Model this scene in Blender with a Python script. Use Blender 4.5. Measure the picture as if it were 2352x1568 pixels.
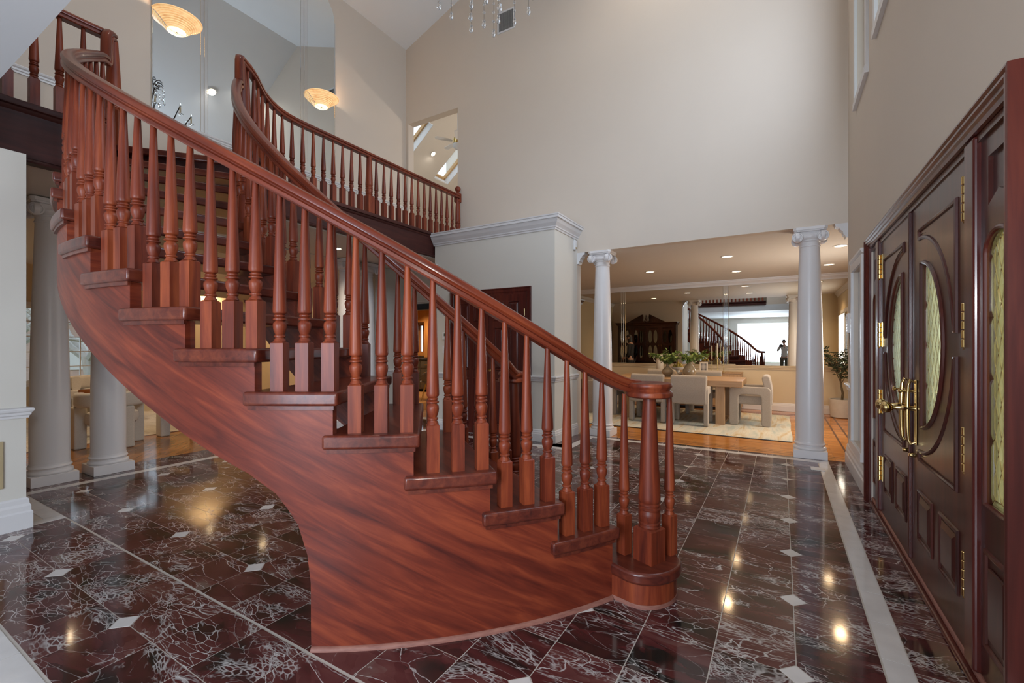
import bpy, bmesh, math, random
from math import sin, cos, pi, radians, hypot, atan2, sqrt
from mathutils import Vector, Matrix
random.seed(11)
scene = bpy.context.scene
for _o in list(bpy.data.objects):
    bpy.data.objects.remove(_o)
COL = scene.collection

# ------------------------------------------------------------------ camera
CAM_H = 1.35
YAW = radians(30.855)
cam_data = bpy.data.cameras.new('camera')
cam = bpy.data.objects.new('camera', cam_data)
COL.objects.link(cam)
cam.location = (0, 0, CAM_H)
cam.rotation_euler = (pi/2, 0, YAW)
cam_data.sensor_width = 36.0
cam_data.sensor_fit = 'HORIZONTAL'
cam_data.lens = 1034.2/2352*36.0
cam_data.shift_y = 9.5/2352
cam_data.clip_start = 0.02
cam_data.clip_end = 200
scene.camera = cam

# ------------------------------------------------------------------ world, exposure
scene.view_settings.view_transform = 'Standard'
scene.view_settings.look = 'None'
scene.view_settings.gamma = 1.0
scene.view_settings.use_curve_mapping = False
scene.view_settings.exposure = 0.0
world = bpy.data.worlds.new('overcast_sky')
scene.world = world
world.use_nodes = True
_wn = world.node_tree.nodes
_bg = _wn['Background']
_bg.inputs['Color'].default_value = (0.80, 0.90, 1.0, 1)
_bg.inputs['Strength'].default_value = 1.8

def lamp(name, kind, loc, energy, color=(1, 1, 1), rot=(0, 0, 0), size=0.1, size_y=None, angle=None, blend=0.5, portal=False):
    d = bpy.data.lights.new(name, kind)
    d.energy = energy
    d.color = color
    if kind == 'AREA':
        d.shape = 'RECTANGLE' if size_y else 'DISK'
        d.size = size
        if size_y: d.size_y = size_y
        if portal: d.cycles.is_portal = True
    else:
        d.shadow_soft_size = size
    if kind == 'SPOT':
        d.spot_size = angle or radians(120)
        d.spot_blend = blend
    o = bpy.data.objects.new(name, d)
    COL.objects.link(o)
    o.location = loc
    o.rotation_euler = rot
    return o

COOL = (0.72, 0.83, 1.0)
WARM = (1.0, 0.78, 0.54)
NEUT = (1.0, 0.91, 0.80)
# daylight entering the room behind the camera through its wide window (Y = -4.4)
lamp('window_daylight', 'AREA', (-0.8, -4.2, 1.5), 285, COOL, (pi/2, 0, 0), 2.2, 1.9)
# the photographer's flash, just above the camera
lamp('camera_flash', 'SPOT', (-0.02, -0.10, 1.70), 78, (1, 0.96, 0.90), (radians(100), 0, YAW), 0.035, angle=radians(150), blend=0.8)
# daylight at the two tall windows above the front door
lamp('door_window_daylight', 'AREA', (0.60, 3.2, 5.1), 115, COOL, (0, radians(90), 0), 2.0, 2.7)
lamp('door_window_daylight', 'AREA', (0.60, 5.4, 5.0), 22, COOL, (0, radians(90), 0), 2.0, 0.6)
# daylight from the side window of the dining room
lamp('dining_window_daylight', 'AREA', (1.25, 8.25, 1.5), 42, (1.0, 0.90, 0.78), (0, radians(90), 0), 1.2, 1.2)
# ------------------------------------------------------------------ mesh library
class MB:
    def __init__(self):
        self.v = []; self.f = []; self.sm = []; self.uv = None
    def add(self, verts, faces, smooth=False, uvs=None):
        n = len(self.v)
        self.v += [tuple(p) for p in verts]
        self.f += [tuple(i+n for i in fc) for fc in faces]
        self.sm += [smooth]*len(faces)
        if uvs is not None:
            if self.uv is None: self.uv = [(0, 0)]*n
            self.uv += list(uvs)
        elif self.uv is not None:
            self.uv += [(0, 0)]*len(verts)
        return self
    def box(self, x0, y0, z0, x1, y1, z1):
        if x0 > x1: x0, x1 = x1, x0
        if y0 > y1: y0, y1 = y1, y0
        if z0 > z1: z0, z1 = z1, z0
        return self.add([(x0,y0,z0),(x1,y0,z0),(x1,y1,z0),(x0,y1,z0),(x0,y0,z1),(x1,y0,z1),(x1,y1,z1),(x0,y1,z1)],
            [(0,3,2,1),(4,5,6,7),(0,1,5,4),(1,2,6,5),(2,3,7,6),(3,0,4,7)])
    def obox(self, c, s, rz=0.0):
        x, y, z = s[0]/2, s[1]/2, s[2]/2
        cc, ss = cos(rz), sin(rz)
        P = []
        for (a, b, d) in [(-x,-y,-z),(x,-y,-z),(x,y,-z),(-x,y,-z),(-x,-y,z),(x,-y,z),(x,y,z),(-x,y,z)]:
            P.append((c[0]+a*cc-b*ss, c[1]+a*ss+b*cc, c[2]+d))
        return self.add(P, [(0,3,2,1),(4,5,6,7),(0,1,5,4),(1,2,6,5),(2,3,7,6),(3,0,4,7)])
    def prism(self, poly, z0, z1, smooth=False):
        n = len(poly)
        a = sum(poly[i][0]*poly[(i+1) % n][1]-poly[(i+1) % n][0]*poly[i][1] for i in range(n))
        if a < 0: poly = poly[::-1]
        V = [(p[0], p[1], z0) for p in poly]+[(p[0], p[1], z1) for p in poly]
        F = [tuple(range(n))[::-1], tuple(range(n, 2*n))]
        self.add(V, F)
        self.f += []
        base = len(self.v)-2*n
        for i in range(n):
            j = (i+1) % n
            self.f.append((base+i, base+j, base+n+j, base+n+i)); self.sm.append(smooth)
        return self
    def slab(self, poly, axis, d0, d1):
        """poly of 2D points extruded along axis: 'x': pts are (y,z); 'y': pts are (x,z)"""
        n = len(poly)
        def mk(p, d): return (d, p[0], p[1]) if axis == 'x' else (p[0], d, p[1])
        V = [mk(p, d0) for p in poly]+[mk(p, d1) for p in poly]
        F = [tuple(range(n))[::-1], tuple(range(n, 2*n))]+[(i, (i+1) % n, n+(i+1) % n, n+i) for i in range(n)]
        return self.add(V, F)
    def lathe(self, prof, c=(0, 0, 0), n=16, smooth=True, axis='z', a0=0.0, a1=2*pi):
        full = abs(a1-a0-2*pi) < 1e-6
        m = n if full else n+1
        V = []; F = []
        for (r, z) in prof:
            for k in range(m):
                a = a0+(a1-a0)*k/n
                x, y = r*cos(a), r*sin(a)
                if axis == 'z': V.append((c[0]+x, c[1]+y, c[2]+z))
                elif axis == 'x': V.append((c[0]+z, c[1]+x, c[2]+y))
                else: V.append((c[0]+x, c[1]+z, c[2]+y))
        for i in range(len(prof)-1):
            for k in range(n):
                k2 = (k+1) % m
                F.append((i*m+k, i*m+k2, (i+1)*m+k2, (i+1)*m+k))
        self.add(V, F, smooth)
        b = len(self.v)-len(V)
        if full and prof[0][0] > 1e-6:
            self.f.append(tuple(b+k for k in range(m))[::-1]); self.sm.append(False)
        if full and prof[-1][0] > 1e-6:
            self.f.append(tuple(b+(len(prof)-1)*m+k for k in range(m))); self.sm.append(False)
        return self
    def sweep(self, prof, pts, sides, ups, caps=True, smooth=True, uv=False):
        n = len(prof); V = []; F = []; U = []
        L = 0.0
        per = [0.0]
        for i in range(1, n): per.append(per[-1]+hypot(prof[i][0]-prof[i-1][0], prof[i][1]-prof[i-1][1]))
        for i, p in enumerate(pts):
            p = Vector(p)
            if i: L += (p-Vector(pts[i-1])).length
            for k, (s, u) in enumerate(prof):
                q = p+Vector(sides[i])*s+Vector(ups[i])*u
                V.append(tuple(q)); U.append((L, per[k]))
        for i in range(len(pts)-1):
            for k in range(n):
                k2 = (k+1) % n
                F.append((i*n+k, i*n+k2, (i+1)*n+k2, (i+1)*n+k))
        self.add(V, F, smooth, U if uv else None)
        if caps:
            b = len(self.v)-len(V)
            self.f.append(tuple(b+k for k in range(n))[::-1]); self.sm.append(False)
            e = b+(len(pts)-1)*n
            self.f.append(tuple(e+k for k in range(n))); self.sm.append(False)
        return self
    def tube(self, pts, r, n=8, smooth=True):
        pts = [Vector(p) for p in pts]
        m = len(pts)
        rs = r if isinstance(r, (list, tuple)) else [r]*m
        sides = []; ups = []
        prev = None
        for i in range(m):
            t = (pts[min(i+1, m-1)]-pts[max(i-1, 0)])
            if t.length < 1e-9: t = Vector((0, 0, 1))
            t.normalize()
            if prev is None:
                ref = Vector((0, 0, 1)) if abs(t.z) < 0.9 else Vector((1, 0, 0))
                s = t.cross(ref).normalized()
            else:
                s = (prev-t*prev.dot(t))
                if s.length < 1e-6: s = t.orthogonal()
                s.normalize()
            prev = s
            sides.append(s*rs[i]); ups.append(s.cross(t).normalized()*rs[i])
        prof = [(cos(2*pi*k/n), sin(2*pi*k/n)) for k in range(n)]
        return self.sweep(prof, pts, sides, ups, True, smooth)
    def ball(self, c, r, n=12, m=8, sc=(1, 1, 1)):
        V = []; F = []
        for i in range(m+1):
            th = pi*i/m
            for k in range(n):
                a = 2*pi*k/n
                V.append((c[0]+r*sc[0]*sin(th)*cos(a), c[1]+r*sc[1]*sin(th)*sin(a), c[2]-r*sc[2]*cos(th)))
        for i in range(m):
            for k in range(n):
                k2 = (k+1) % n
                F.append((i*n+k, i*n+k2, (i+1)*n+k2, (i+1)*n+k))
        return self.add(V, F, True)
    def mold(self, path, prof, smooth=False):
        """sweep (out, z) profile along a 2D polyline; out = to the right of travel"""
        m = len(path); sides = []
        for i in range(m):
            def nrm(a, b):
                d = (b[0]-a[0], b[1]-a[1]); l = hypot(*d)
                return (d[1]/l, -d[0]/l)
            if i == 0: s = nrm(path[0], path[1])
            elif i == m-1: s = nrm(path[-2], path[-1])
            else:
                a = nrm(path[i-1], path[i]); b = nrm(path[i], path[i+1])
                k = 1+a[0]*b[0]+a[1]*b[1]
                s = ((a[0]+b[0])/k, (a[1]+b[1])/k)
            sides.append((s[0], s[1], 0))
        return self.sweep(prof, [(p[0], p[1], 0) for p in path], sides, [(0, 0, 1)]*m, True, smooth)
    def mesh(self, name, mat=None):
        me = bpy.data.meshes.new(name)
        me.from_pydata(self.v, [], self.f)
        if self.uv is not None:
            uvl = me.uv_layers.new(name='UVMap')
            vi = [0]*len(me.loops)
            me.loops.foreach_get('vertex_index', vi)
            flat = []
            for i in vi: flat += [self.uv[i][0], self.uv[i][1]]
            uvl.data.foreach_set('uv', flat)
        if mat: me.materials.append(mat)
        if any(self.sm):
            me.polygons.foreach_set('use_smooth', [True]*len(me.polygons))
            try: me.set_sharp_from_angle(angle=radians(38))
            except Exception: me.polygons.foreach_set('use_smooth', self.sm)
        bm = bmesh.new(); bm.from_mesh(me)
        bmesh.ops.recalc_face_normals(bm, faces=bm.faces)
        bm.to_mesh(me); bm.free()
        me.update()
        return me
    def build(self, name, mat, parent=None, loc=(0, 0, 0), rz=0.0, bev=None, sub=0):
        return place(name, self.mesh(name, mat), parent, loc, rz, bev, sub)

def place(name, me, parent=None, loc=(0, 0, 0), rz=0.0, bev=None, sub=0):
    o = bpy.data.objects.new(name, me)
    COL.objects.link(o)
    o.location = loc
    o.rotation_euler = (0, 0, rz)
    if parent is not None: o.parent = parent
    if bev:
        b = o.modifiers.new('bevel', 'BEVEL')
        b.width = bev[0]; b.segments = bev[1]
        b.limit_method = 'ANGLE'; b.angle_limit = radians(40)
        b.harden_normals = False
    if sub:
        s = o.modifiers.new('subdiv', 'SUBSURF'); s.levels = sub; s.render_levels = sub
    return o

def tag(o, label=None, cat=None, group=None, kind=None):
    if label: o['label'] = label
    if cat: o['category'] = cat
    if group: o['group'] = group
    if kind: o['kind'] = kind
    return o

def thing(name, label, cat, loc=(0, 0, 0), rz=0.0, group=None, kind=None):
    o = bpy.data.objects.new(name, None)
    COL.objects.link(o)
    o.empty_display_size = 0.1
    o.location = loc
    o.rotation_euler = (0, 0, rz)
    return tag(o, label, cat, group, kind)

def structure(name, mb, mat, label=None, **kw):
    o = mb.build(name, mat, **kw)
    o['kind'] = 'structure'
    if label: o['label'] = label
    return o

def kids(o): return [c for c in COL.objects if c.parent == o]
def copy_tree(o, loc, rz=None, label=None):
    r = o.copy(); COL.objects.link(r)
    r.location = loc
    if rz is not None: r.rotation_euler = (0, 0, rz)
    if label: r['label'] = label
    for ch in kids(o):
        c = ch.copy(); COL.objects.link(c); c.parent = r
        for g in kids(ch):
            d = g.copy(); COL.objects.link(d); d.parent = c
    return r

# ------------------------------------------------------------------ materials
def new_mat(name):
    m = bpy.data.materials.new(name); m.use_nodes = True
    nt = m.node_tree
    return m, nt, nt.nodes['Principled BSDF']
def N(nt, kind, **kw):
    n = nt.nodes.new(kind)
    for k, v in kw.items():
        if k in ('operation', 'blend_type', 'data_type', 'feature', 'noise_dimensions', 'musgrave_type', 'wave_type', 'bands_direction', 'distance', 'vector_type'):
            setattr(n, k, v)
    return n
def ramp(nt, stops, interp='LINEAR'):
    n = nt.nodes.new('ShaderNodeValToRGB')
    n.color_ramp.interpolation = interp
    el = n.color_ramp.elements
    while len(el) < len(stops): el.new(0.5)
    for e, (p, c) in zip(el, stops):
        e.position = p
        e.color = (c, c, c, 1) if not isinstance(c, (tuple, list)) else (c[0], c[1], c[2], 1)
    return n
def mixc(nt, a, b, fac):
    n = nt.nodes.new('ShaderNodeMix'); n.data_type = 'RGBA'
    for sock, val in ((n.inputs[0], fac), (n.inputs[6], a), (n.inputs[7], b)):
        if hasattr(val, 'links') or isinstance(val, bpy.types.NodeSocket): nt.links.new(val, sock)
        elif isinstance(val, (int, float)): sock.default_value = val
        else: sock.default_value = (val[0], val[1], val[2], 1)
    return n.outputs[2]
def math2(nt, op, a, b=0.0, clamp=False):
    n = nt.nodes.new('ShaderNodeMath'); n.operation = op; n.use_clamp = clamp
    for i, val in enumerate((a, b)):
        if isinstance(val, bpy.types.NodeSocket): nt.links.new(val, n.inputs[i])
        else: n.inputs[i].default_value = val
    return n.outputs[0]
def coords(nt, kind='Object', scale=(1, 1, 1), rot=(0, 0, 0), rand=False):
    tc = nt.nodes.new('ShaderNodeTexCoord')
    mp = nt.nodes.new('ShaderNodeMapping')
    mp.inputs['Scale'].default_value = scale
    mp.inputs['Rotation'].default_value = rot
    src = tc.outputs[kind]
    if rand:
        oi = nt.nodes.new('ShaderNodeObjectInfo')
        cx = nt.nodes.new('ShaderNodeCombineXYZ')
        nt.links.new(math2(nt, 'MULTIPLY', oi.outputs['Random'], 37.0), cx.inputs[0])
        nt.links.new(math2(nt, 'MULTIPLY', oi.outputs['Random'], 91.0), cx.inputs[1])
        nt.links.new(math2(nt, 'MULTIPLY', oi.outputs['Random'], 13.0), cx.inputs[2])
        va = nt.nodes.new('ShaderNodeVectorMath'); va.operation = 'ADD'
        nt.links.new(src, va.inputs[0]); nt.links.new(cx.outputs[0], va.inputs[1])
        src = va.outputs[0]
    nt.links.new(src, mp.inputs['Vector'])
    return mp.outputs['Vector']
def noise(nt, vec, scale, detail=4.0, rough=0.55, dist=0.0):
    n = nt.nodes.new('ShaderNodeTexNoise')
    n.inputs['Scale'].default_value = scale
    n.inputs['Detail'].default_value = detail
    n.inputs['Roughness'].default_value = rough
    n.inputs['Distortion'].default_value = dist
    nt.links.new(vec, n.inputs['Vector'])
    return n
def bump(nt, bsdf, h, strength=0.1, dist=0.01):
    b = nt.nodes.new('ShaderNodeBump')
    b.inputs['Strength'].default_value = strength
    b.inputs['Distance'].default_value = dist
    nt.links.new(h, b.inputs['Height'])
    nt.links.new(b.outputs[0], bsdf.inputs['Normal'])

def plain(name, c1, c2=None, rough=0.5, scale=6.0, metal=0.0, bmp=0.0, spec=0.5, coat=0.0, sheen=0.0, detail=3.0, stretch=(1, 1, 1)):
    m, nt, b = new_mat(name)
    if c2 is None: c2 = tuple(x*0.9 for x in c1)
    v = coords(nt, 'Object', stretch)
    n = noise(nt, v, scale, detail)
    r = ramp(nt, [(0.3, c1), (0.7, c2)])
    nt.links.new(n.outputs['Fac'], r.inputs[0])
    nt.links.new(r.outputs[0], b.inputs['Base Color'])
    b.inputs['Roughness'].default_value = rough
    b.inputs['Metallic'].default_value = metal
    b.inputs['Specular IOR Level'].default_value = spec
    b.inputs['Coat Weight'].default_value = coat
    if sheen: b.inputs['Sheen Weight'].default_value = sheen
    if bmp: bump(nt, b, n.outputs['Fac'], bmp, 0.004)
    return m

def wood(name, dark, mid, light, grain=(30, 30, 2.2), kind='Object', rough=0.3, coat=0.3, big=1.3, rand=True, fine=0.55):
    m, nt, b = new_mat(name)
    v = coords(nt, kind, grain, rand=rand)
    n1 = noise(nt, v, 1.0, 5.0, 0.6, 0.6)
    v2 = coords(nt, kind, tuple(g*0.12 for g in grain), rand=rand)
    n2 = noise(nt, v2, big, 3.0, 0.5, 0.8)
    f = math2(nt, 'ADD', math2(nt, 'MULTIPLY', n1.outputs['Fac'], fine), math2(nt, 'MULTIPLY', n2.outputs['Fac'], 1-fine))
    r = ramp(nt, [(0.33, dark), (0.5, mid), (0.68, light)])
    nt.links.new(f, r.inputs[0])
    nt.links.new(r.outputs[0], b.inputs['Base Color'])
    b.inputs['Roughness'].default_value = rough
    b.inputs['Coat Weight'].default_value = coat
    b.inputs['Coat Roughness'].default_value = 0.18
    b.inputs['Specular IOR Level'].default_value = 0.30
    return m

def emit(name, c, s):
    m, nt, b = new_mat(name)
    b.inputs['Base Color'].default_value = (0.8, 0.8, 0.8, 1)
    b.inputs['Emission Color'].default_value = (c[0], c[1], c[2], 1)
    b.inputs['Emission Strength'].default_value = s
    return m

def pane_mat(name, tint=(0.95, 0.98, 1.0), gloss=0.12, rough=0.02, haze=0.0):
    m, nt, b = new_mat(name)
    out = nt.nodes['Material Output']
    tr = nt.nodes.new('ShaderNodeBsdfTransparent'); tr.inputs[0].default_value = (tint[0], tint[1], tint[2], 1)
    gl = nt.nodes.new('ShaderNodeBsdfGlossy'); gl.inputs['Roughness'].default_value = rough
    v = coords(nt, 'Object', (1, 1, 1)); n = noise(nt, v, 9.0, 2.0)
    rr = ramp(nt, [(0.0, gloss*0.8), (1.0, gloss*1.2)])
    nt.links.new(n.outputs['Fac'], rr.inputs[0])
    mx = nt.nodes.new('ShaderNodeMixShader')
    nt.links.new(rr.outputs[0], mx.inputs[0])
    nt.links.new(tr.outputs[0], mx.inputs[1]); nt.links.new(gl.outputs[0], mx.inputs[2])
    last = mx
    if haze:
        df = nt.nodes.new('ShaderNodeBsdfTranslucent'); df.inputs[0].default_value = (tint[0], tint[1], tint[2], 1)
        m2 = nt.nodes.new('ShaderNodeMixShader'); m2.inputs[0].default_value = haze
        nt.links.new(mx.outputs[0], m2.inputs[1]); nt.links.new(df.outputs[0], m2.inputs[2]); last = m2
    nt.links.new(last.outputs[0], out.inputs[0])
    return m

def marble(name, rand=True):
    m, nt, b = new_mat(name)
    v = coords(nt, 'Object', (1, 1, 1), rand=rand)
    # elongated, slanted veining
    mp = nt.nodes.new('ShaderNodeMapping'); mp.inputs['Rotation'].default_value = (0, 0, 0.5); mp.inputs['Scale'].default_value = (0.85, 2.0, 1.0)
    nt.links.new(v, mp.inputs[0]); v = mp.outputs[0]
    wl = noise(nt, v, 1.7, 1.0, 0.5)
    wb = nt.nodes.new('ShaderNodeVectorMath'); wb.operation = 'MULTIPLY_ADD'
    nt.links.new(wl.outputs['Color'], wb.inputs[0]); wb.inputs[1].default_value = (0.45, 0.45, 0.45); nt.links.new(v, wb.inputs[2])
    v = wb.outputs[0]
    wn = noise(nt, v, 6.0, 4.0, 0.55)
    va = nt.nodes.new('ShaderNodeVectorMath'); va.operation = 'MULTIPLY_ADD'
    nt.links.new(wn.outputs['Color'], va.inputs[0]); va.inputs[1].default_value = (0.085, 0.085, 0.085); nt.links.new(v, va.inputs[2])
    vd = va.outputs[0]
    def vor(scale, feat='DISTANCE_TO_EDGE'):
        n = nt.nodes.new('ShaderNodeTexVoronoi'); n.feature = feat
        n.inputs['Scale'].default_value = scale
        nt.links.new(vd, n.inputs['Vector']); return n
    oi = nt.nodes.new('ShaderNodeObjectInfo')
    big = noise(nt, v, 3.0, 3.0, 0.55)
    big2 = noise(nt, v, 4.2, 4.0, 0.6)
    e1 = vor(4.2); e2 = vor(12.0); e3 = vor(30.0)
    def thin(e, w0, w1):
        r = ramp(nt, [(w0, 1.0), (w1, 0.0)]); nt.links.new(e.outputs['Distance'], r.inputs[0]); return r.outputs[0]
    m1 = thin(e1, 0.003, 0.011); m2 = thin(e2, 0.008, 0.036); m3 = thin(e3, 0.03, 0.16)
    def gate(f, lo, hi, k):
        # how much of a tile is veined differs from tile to tile
        q = math2(nt, 'ADD', f, math2(nt, 'MULTIPLY', math2(nt, 'SUBTRACT', math2(nt, 'FRACT', math2(nt, 'MULTIPLY', oi.outputs['Random'], k)), 0.5), 0.20))
        r = ramp(nt, [(lo, 0.0), (hi, 1.0)]); nt.links.new(q, r.inputs[0]); return r.outputs[0]
    a = math2(nt, 'MULTIPLY', m1, gate(big2.outputs['Fac'], 0.36, 0.56, 1.0))
    bb = math2(nt, 'MULTIPLY', m2, gate(big.outputs['Fac'], 0.53, 0.61, 7.3))
    cc = math2(nt, 'MULTIPLY', math2(nt, 'MULTIPLY', m3, gate(big2.outputs['Fac'], 0.56, 0.64, 3.7)), 0.72)
    vein = math2(nt, 'MAXIMUM', math2(nt, 'MAXIMUM', a, bb), cc)
    vein = math2(nt, 'MULTIPLY', vein, 0.80, True)
    # body colour: burgundy / brown / green-black, differs from tile to tile
    body = ramp(nt, [(0.27, (0.009, 0.011, 0.010)), (0.36, (0.034, 0.013, 0.012)), (0.50, (0.078, 0.019, 0.019)), (0.66, (0.115, 0.040, 0.036)), (0.84, (0.16, 0.12, 0.10))])
    bn = noise(nt, vd, 2.6, 3.0, 0.5)
    frag = vor(12.0, 'F1'); sp2 = nt.nodes.new('ShaderNodeSeparateXYZ'); nt.links.new(frag.outputs['Color'], sp2.inputs[0])
    s = math2(nt, 'ADD', bn.outputs['Fac'], math2(nt, 'MULTIPLY', math2(nt, 'SUBTRACT', oi.outputs['Random'], 0.5), 0.16))
    s = math2(nt, 'ADD', s, math2(nt, 'MULTIPLY', math2(nt, 'SUBTRACT', sp2.outputs[0], 0.5), 0.16))
    nt.links.new(s, body.inputs[0])
    col = mixc(nt, body.outputs[0], (0.62, 0.60, 0.58), vein)
    nt.links.new(col, b.inputs['Base Color'])
    b.inputs['Roughness'].default_value = 0.085
    b.inputs['Specular IOR Level'].default_value = 0.55
    return m

M = {}
MAHOG = ((0.060, 0.0098, 0.0062), (0.168, 0.0295, 0.0115), (0.31, 0.068, 0.022))
M['mahog'] = wood('mahogany', *MAHOG, grain=(26, 26, 2.0), rough=0.42, coat=0.03)
M['mahog_uv'] = wood('mahogany_rail', *MAHOG, grain=(1.6, 30, 1), kind='UV', rough=0.28, coat=0.3, rand=False)
M['mahog_str'] = wood('mahogany_stringer', (0.060, 0.0102, 0.0072), (0.150, 0.0250, 0.0120), (0.275, 0.055, 0.021), grain=(2.2, 22, 1), kind='UV', rough=0.42, coat=0.04, rand=False, fine=0.68)
M['mahog_tread'] = wood('mahogany_tread', (0.042, 0.0085, 0.007), (0.105, 0.021, 0.012), (0.18, 0.042, 0.020), grain=(3.0, 30, 30), rough=0.30, coat=0.25)
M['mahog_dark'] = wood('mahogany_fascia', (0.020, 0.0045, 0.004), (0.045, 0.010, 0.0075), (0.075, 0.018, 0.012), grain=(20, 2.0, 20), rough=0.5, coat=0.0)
M['mahog_door'] = wood('mahogany_door', (0.024, 0.0050, 0.004), (0.055, 0.0115, 0.008), (0.095, 0.021, 0.012), grain=(24, 24, 1.6), rough=0.28, coat=0.28)
M['mahog_casing'] = wood('mahogany_casing', (0.035, 0.006, 0.005), (0.080, 0.014, 0.010), (0.13, 0.026, 0.015), grain=(24, 24, 1.6), rough=0.28, coat=0.35)
M['worn'] = plain('worn_mahogany', (0.20, 0.075, 0.055), (0.30, 0.13, 0.095), 0.6, 18, stretch=(1, 1, 6))
M['wall'] = plain('cream_wall_paint', (0.605, 0.530, 0.452), (0.59, 0.516, 0.44), 0.65, 1.2, spec=0.3)
M['wall_white'] = plain('pale_wall_paint', (0.615, 0.59, 0.535), (0.60, 0.575, 0.52), 0.6, 1.2, spec=0.3)
M['wall_tan'] = plain('tan_dining_wall', (0.60, 0.50, 0.34), (0.58, 0.48, 0.325), 0.65, 1.2, spec=0.3)
M['ceil'] = plain('ceiling_paint', (0.62, 0.58, 0.53), (0.605, 0.565, 0.515), 0.7, 1.0, spec=0.2)
M['vault'] = plain('vault_ceiling_paint', (0.72, 0.72, 0.72), (0.70, 0.70, 0.70), 0.7, 1.0, spec=0.2)
M['trim'] = plain('white_trim_paint', (0.66, 0.65, 0.65), (0.63, 0.62, 0.62), 0.35, 3.0)
M['colm'] = plain('column_paint', (0.70, 0.68, 0.68), (0.68, 0.66, 0.66), 0.32, 2.0)
M['marble'] = marble('burgundy_marble', True)
M['marble_w'] = marble('burgundy_marble_field', False)
M['white_marble'] = plain('white_marble', (0.66, 0.63, 0.61), (0.58, 0.55, 0.53), 0.10, 7.0, detail=5)
M['grout'] = plain('grout', (0.50, 0.45, 0.40), (0.44, 0.40, 0.35), 0.8, 30)
M['soffit'] = plain('pale_grey_soffit', (0.62, 0.65, 0.68), (0.60, 0.63, 0.66), 0.7, 1.0, spec=0.2)
M['mirror'] = plain('mirror_silver', (0.86, 0.935, 0.965), (0.86, 0.935, 0.965), 0.0, 1.0, metal=1.0)  # blue tint puts the cool daylight cast into the mirror colour
M['bevel'] = plain('bevelled_mirror_edge', (0.86, 0.90, 0.92), (0.80, 0.84, 0.86), 0.03, 3.0, metal=1.0)
M['brass'] = plain('polished_brass', (0.80, 0.60, 0.28), (0.70, 0.50, 0.20), 0.16, 20, metal=1.0)
M['came'] = plain('brass_came', (0.55, 0.42, 0.17), (0.45, 0.33, 0.12), 0.25, 30, metal=1.0)
M['pane'] = pane_mat('clear_window_pane')
M['leaded'] = pane_mat('bevelled_leaded_glass', (0.97, 0.93, 0.70), 0.20, 0.04, 0.20)
M['leaded2'] = pane_mat('bevelled_leaded_glass_pale', (0.95, 0.96, 0.86), 0.20, 0.04, 0.25)
M['chrome'] = plain('brushed_steel', (0.6, 0.6, 0.6), (0.5, 0.5, 0.5), 0.3, 20, metal=1.0)
M['black'] = plain('black_paint', (0.012, 0.012, 0.013), (0.02, 0.02, 0.02), 0.4, 10)
M['plastic'] = plain('white_plastic', (0.70, 0.70, 0.70), (0.66, 0.66, 0.66), 0.4, 10)
M['lampglow'] = emit('downlight_glow', (1.0, 0.70, 0.38), 3.6)
# ------------------------------------------------------------------ dimensions
XW = 0.665          # front door wall
YB = 6.45           # back wall of the hall
XL = -6.25          # mirror wall / living room opening
ZB = 2.77           # ground floor ceilings
Z2 = 3.056          # upper floor
YD = 10.83          # dining mirror wall
XCL, XCR, YC = -4.84, -2.69, 5.655      # coat closet block
RISE = 0.191025
SC = Vector((-3.1876, 3.5779, 0)); RO = 2.742; RI = 1.632
SA0, SDA = -0.2025, 0.1299
def sang(i): return SA0-SDA*i
def spol(R, i, z=0.0): a = sang(i); return (SC.x+R*cos(a), SC.y+R*sin(a), z)
def sloc(R, i, z=0.0): a = sang(i); return (R*cos(a), R*sin(a), z)

def ceil_z(x):
    return 6.25+0.60*(XW-x) if x > -2.8 else 8.329-0.36*(-2.8-x)

# ------------------------------------------------------------------ marble floor of the hall
fl = MB(); fl.box(-6.45, -4.4, -0.30, 0.9, 6.47, -0.0012)
floor = structure('floor', fl, M['grout'], 'burgundy marble tile floor with small white diamond insets')
TX, TY, DX0, DY0, DH = 0.312, 0.31675, 0.055, 0.918, 0.062
def vis_size(x, y):
    t = -sin(YAW)*x+cos(YAW)*y; l = cos(YAW)*x+sin(YAW)*y
    if t < 0.3: return 0
    u = 1176+1034.2*l/t; v = 793.5+1034.2*CAM_H/t
    if u < -150 or u > 2500 or v > 1760: return 0
    return 1/t
regions = [(-5.85, 1.245, 0.371, 5.36), (-2.37, 5.36, 0.371, 6.276), (-4.82, 0.592, 0.371, 1.245), (-5.85, 5.36, -4.95, 6.276)]
cells = []
for i in range(-3, 22):
    x1 = DX0-TX*(i-1); x0 = x1-TX
    for j in range(-2, 19):
        y0 = DY0+TY*j; y1 = y0+TY
        for (a, b, c, d) in regions:
            X0, X1, Y0, Y1 = max(x0, a), min(x1, c), max(y0, b), min(y1, d)
            if X1-X0 < 0.012 or Y1-Y0 < 0.012: continue
            cuts = []
            for k, (ci, cj) in enumerate(((i, j), (i-1, j), (i-1, j+1), (i, j+1))):
                # corner (x0,y0) has column index i, (x1,y0) has i-1
                cx, cy = DX0-TX*ci, DY0+TY*cj
                on = ci % 3 == 0 and cj % 2 == 0
                inside = abs(cx-(X0 if k in (0, 3) else X1)) < 1e-6 and abs(cy-(Y0 if k in (0, 1) else Y1)) < 1e-6
                cuts.append(on and inside)
            cells.append((X0, Y0, X1, Y1, tuple(cuts)))
def tile_poly(w, h, cuts, g=0.0024):
    P = []
    c = DH
    for k, (x, y, dx, dy) in enumerate(((g, g, 1, 1), (w-g, g, -1, 1), (w-g, h-g, -1, -1), (g, h-g, 1, -1))):
        if cuts[k]:
            p, q = (x, y+dy*c), (x+dx*c, y)
            P += [p, q] if k in (0, 2) else [q, p]
        else: P.append((x, y))
    return P
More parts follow.
